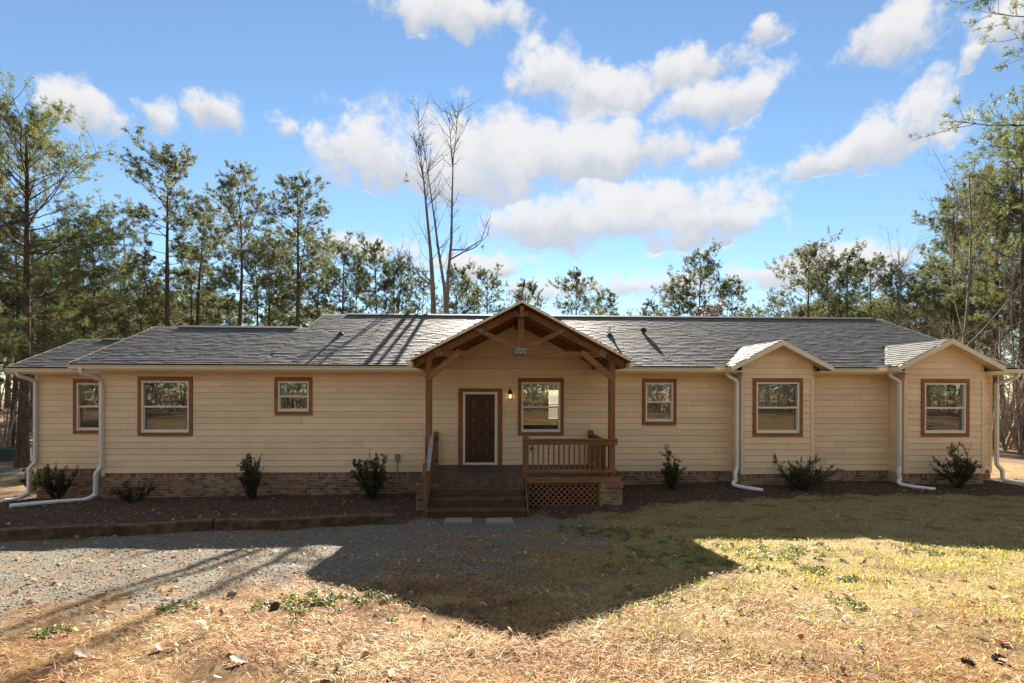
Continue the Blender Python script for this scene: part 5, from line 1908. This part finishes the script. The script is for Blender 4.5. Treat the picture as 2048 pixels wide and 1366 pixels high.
k = zg & ~inside_house(x, y)
stones('gravel', x[k], y[k], rng, .008, .030, m_grav, 'grey crushed stone on the drive left of the steps')
x, y, rng = sample(42000, -16, 17, -6.8, 1.4, 8.0, .6, 4)
zg, zb, zr, zw = zones(x, y)
k = zb & ~inside_house(x, y)
blades('mulch', x[k], y[k], rng, .060, .015, .25, m_mulch, 'dark bark mulch in the beds along the house', True, .1)
x, y, rng = sample(5200, -14, 16, -14.0, 1.0, 4.5, .8, 5)
zg, zb, zr, zw = zones(x, y)
k = (rng.random(len(x)) < .32) & ~inside_house(x, y)
blades('leaf_litter', x[k], y[k], rng, .085, .040, .35, m_litter, 'small dry leaves strewn over the yard', True, .25, zoff=.012)
x, y, rng = sample(30000, -60, 60, 12, 60, 30, .4, 6)
zg, zb, zr, zw = zones(x, y)
k = zw & (np.abs(x) > 13)
blades('forest_litter', x[k], y[k], rng, .16, .10, .4, m_litter, 'brown leaf litter on the forest floor', True, .3)

# single leaves, cones and a stone that stand out
OAK = [(0, -.5), (.10, -.42), (.16, -.28), (.30, -.30), (.22, -.12), (.40, .0), (.24, .12), (.30, .30), (.14, .30), (.10, .45), (0, .55)]


def leaf(u, v, d, size, rzv, col, label, curl=.35, maple=False):
    x, y = far(u, d)
    z = float(ground_z(x, y))
    out = OAK + [(-a, b) for a, b in OAK[-2:0:-1]]
    if maple:
        out = [(math.cos(i * PI / 9 - PI / 2) * (.55 if i % 2 == 0 else .26), math.sin(i * PI / 9 - PI / 2) * (.55 if i % 2 == 0 else .26)) for i in range(18)]
    n = len(out)
    V = [(a * size, b * size, curl * size * (a * a * 1.5 + .4 * abs(b) * b)) for a, b in out]
    V += [(0, b * size * .5, -.02 * size) for b in (0,)]
    V2 = [(p[0], p[1], p[2] + .0012) for p in V]
    F = [(i, (i + 1) % n, n) for i in range(n)] + [(n + 1 + (i + 1) % n, n + 1 + i, 2 * n + 1) for i in range(n)]
    mb = MB().add(V + V2, F, .5)
    mb.tube([(0, -.5 * size, 0), (0, -.72 * size, .02 * size), (.03 * size, -.9 * size, .05 * size)], .0022, 4)
    o = mb.build('fallen_leaf', m_scatter('leaf_' + label[:12].replace(' ', '_'), [(0, sc3(col, .85)), (1, col)], .6, .3, .3))
    o.location, o.rotation_euler = (x, y, z + .024), (R(14), R(random.uniform(-12, 12)), rzv)
    tag(o, label, 'leaf', 'fallen leaves on the lawn')


def depth_at(u, v):
    """camera depth where a photo pixel's ray meets the ground"""
    r_ = ray(u, v)
    for d in np.arange(2.5, 14, .01):
        if CZ + r_[2] * d <= float(ground_z(CX + r_[0] * d, CY + r_[1] * d)):
            return d
    return 12.0


for (u, v, s, a, col, lab, mp) in (
        (165, 1313, .20, 1.2, (.40, .30, .24), 'large tan oak leaf at lower left in the tree shadow', 0),
        (422, 1226, .16, .4, (.55, .44, .34), 'pale curled oak leaf above the lower left straw', 0),
        (405, 1249, .13, 2.0, (.52, .42, .33), 'smaller pale leaf just below another curled one at left', 0),
        (632, 1238, .09, .3, (.66, .60, .50), 'whitish leaf left of the porch roof shadow tip', 0),
        (616, 1266, .10, 1.8, (.60, .50, .38), 'cream leaf below the whitish one near the shadow tip', 0),
        (322, 1300, .15, .9, (.50, .25, .12), 'rusty oak leaf on the straw at lower left of centre', 0),
        (480, 1326, .18, 1.5, (.52, .42, .32), 'long tan leaf on the straw near the bottom edge', 0),
        (735, 1308, .13, .2, (.48, .36, .26), 'brown leaf near the bottom below the shadow tip', 0),
        (1253, 1223, .11, .8, (.62, .28, .04), 'bright orange leaf on the right edge of the porch shadow', 0),
        (1250, 1254, .07, .1, (.70, .66, .58), 'small white leaf below the orange one', 0),
        (1478, 1114, .13, 1.0, (.36, .09, .04), 'red brown leaf on the sunlit green weeds', 1),
        (1947, 1211, .12, .5, (.38, .055, .025), 'dark red leaf at right on the sunlit straw', 1),
        (2002, 1288, .17, 2.5, (.36, .04, .022), 'large crimson maple leaf at the lower right edge', 1),
        (1482, 1200, .10, 1.1, (.56, .48, .40), 'greyish leaf beside the yellow grass tuft', 0),
        (1835, 1228, .14, .2, (.62, .54, .42), 'long pale leaf at right of centre lawn', 0),
        (1096, 1186, .07, .6, (.68, .66, .60), 'small white leaf inside the porch shadow', 0)):
    leaf(u, v, depth_at(u, v), s * .72, a, sc3(col, .85), lab, .35, mp)


def cone(u, v, size, a, lab):
    x, y = far(u, depth_at(u, v))
    z = float(ground_z(x, y))
    mb = MB()
    mb.tube([(0, -.5 * size, 0), (0, -.2 * size, 0), (0, .2 * size, 0), (0, .5 * size, 0)], [.1 * size, .24 * size, .22 * size, .05 * size], 8)
    for i in range(44):
        t = i / 44
        ph = i * 2.399
        r_ = size * (.30 * math.sin(PI * (.12 + .8 * t)) + .06)
        p = (math.cos(ph) * r_ * .5, -.45 * size + t * .9 * size, math.sin(ph) * r_ * .5)
        q = (math.cos(ph) * r_ * 1.35, p[1] + .10 * size, math.sin(ph) * r_ * 1.35)
        mb.bar(p, q, .16 * size, .03 * size, (0, 1, 0), random.random())
    o = mb.build('pine_cone', mt['bark'])
    o.location, o.rotation_euler = (x, y, z + .3 * size), (.1, .2, a)
    tag(o, lab, 'pine cone', 'pine cones on the lawn')


cone(1938, 1332, .075, .6, 'round dark pine cone at lower right')
cone(2001, 1326, .085, 1.5, 'long slim pine cone at the lower right corner')
cone(551, 1219, .09, .3, 'small brown pine cone at left of the porch shadow')
x, y = far(466, depth_at(466, 1191))
b = MB()
rng = np.random.default_rng(2)
for i in range(1):
    n = 10
    rings = [(0, -.5), (.75, -.35), (1, 0), (.8, .4), (.3, .62)]
    V = [(math.cos(k * 2 * PI / n) * r_ * rng.uniform(.85, 1.1), math.sin(k * 2 * PI / n) * r_ * rng.uniform(.7, 1.0), z_ * rng.uniform(.9, 1.1)) for r_, z_ in rings for k in range(n)]
    b.add(np.array(V) * .055, [(i_ * n + k, i_ * n + (k + 1) % n, (i_ + 1) * n + (k + 1) % n, (i_ + 1) * n + k) for i_ in range(4) for k in range(n)])
    b.add(np.array(V[-n:]) * .055, [tuple(range(n))])
o = b.build('stone', mt['concrete'])
o.location = (x, y, float(ground_z(x, y)) + .02)
tag(o, 'rounded fist sized stone at the edge of the gravel', 'stone')
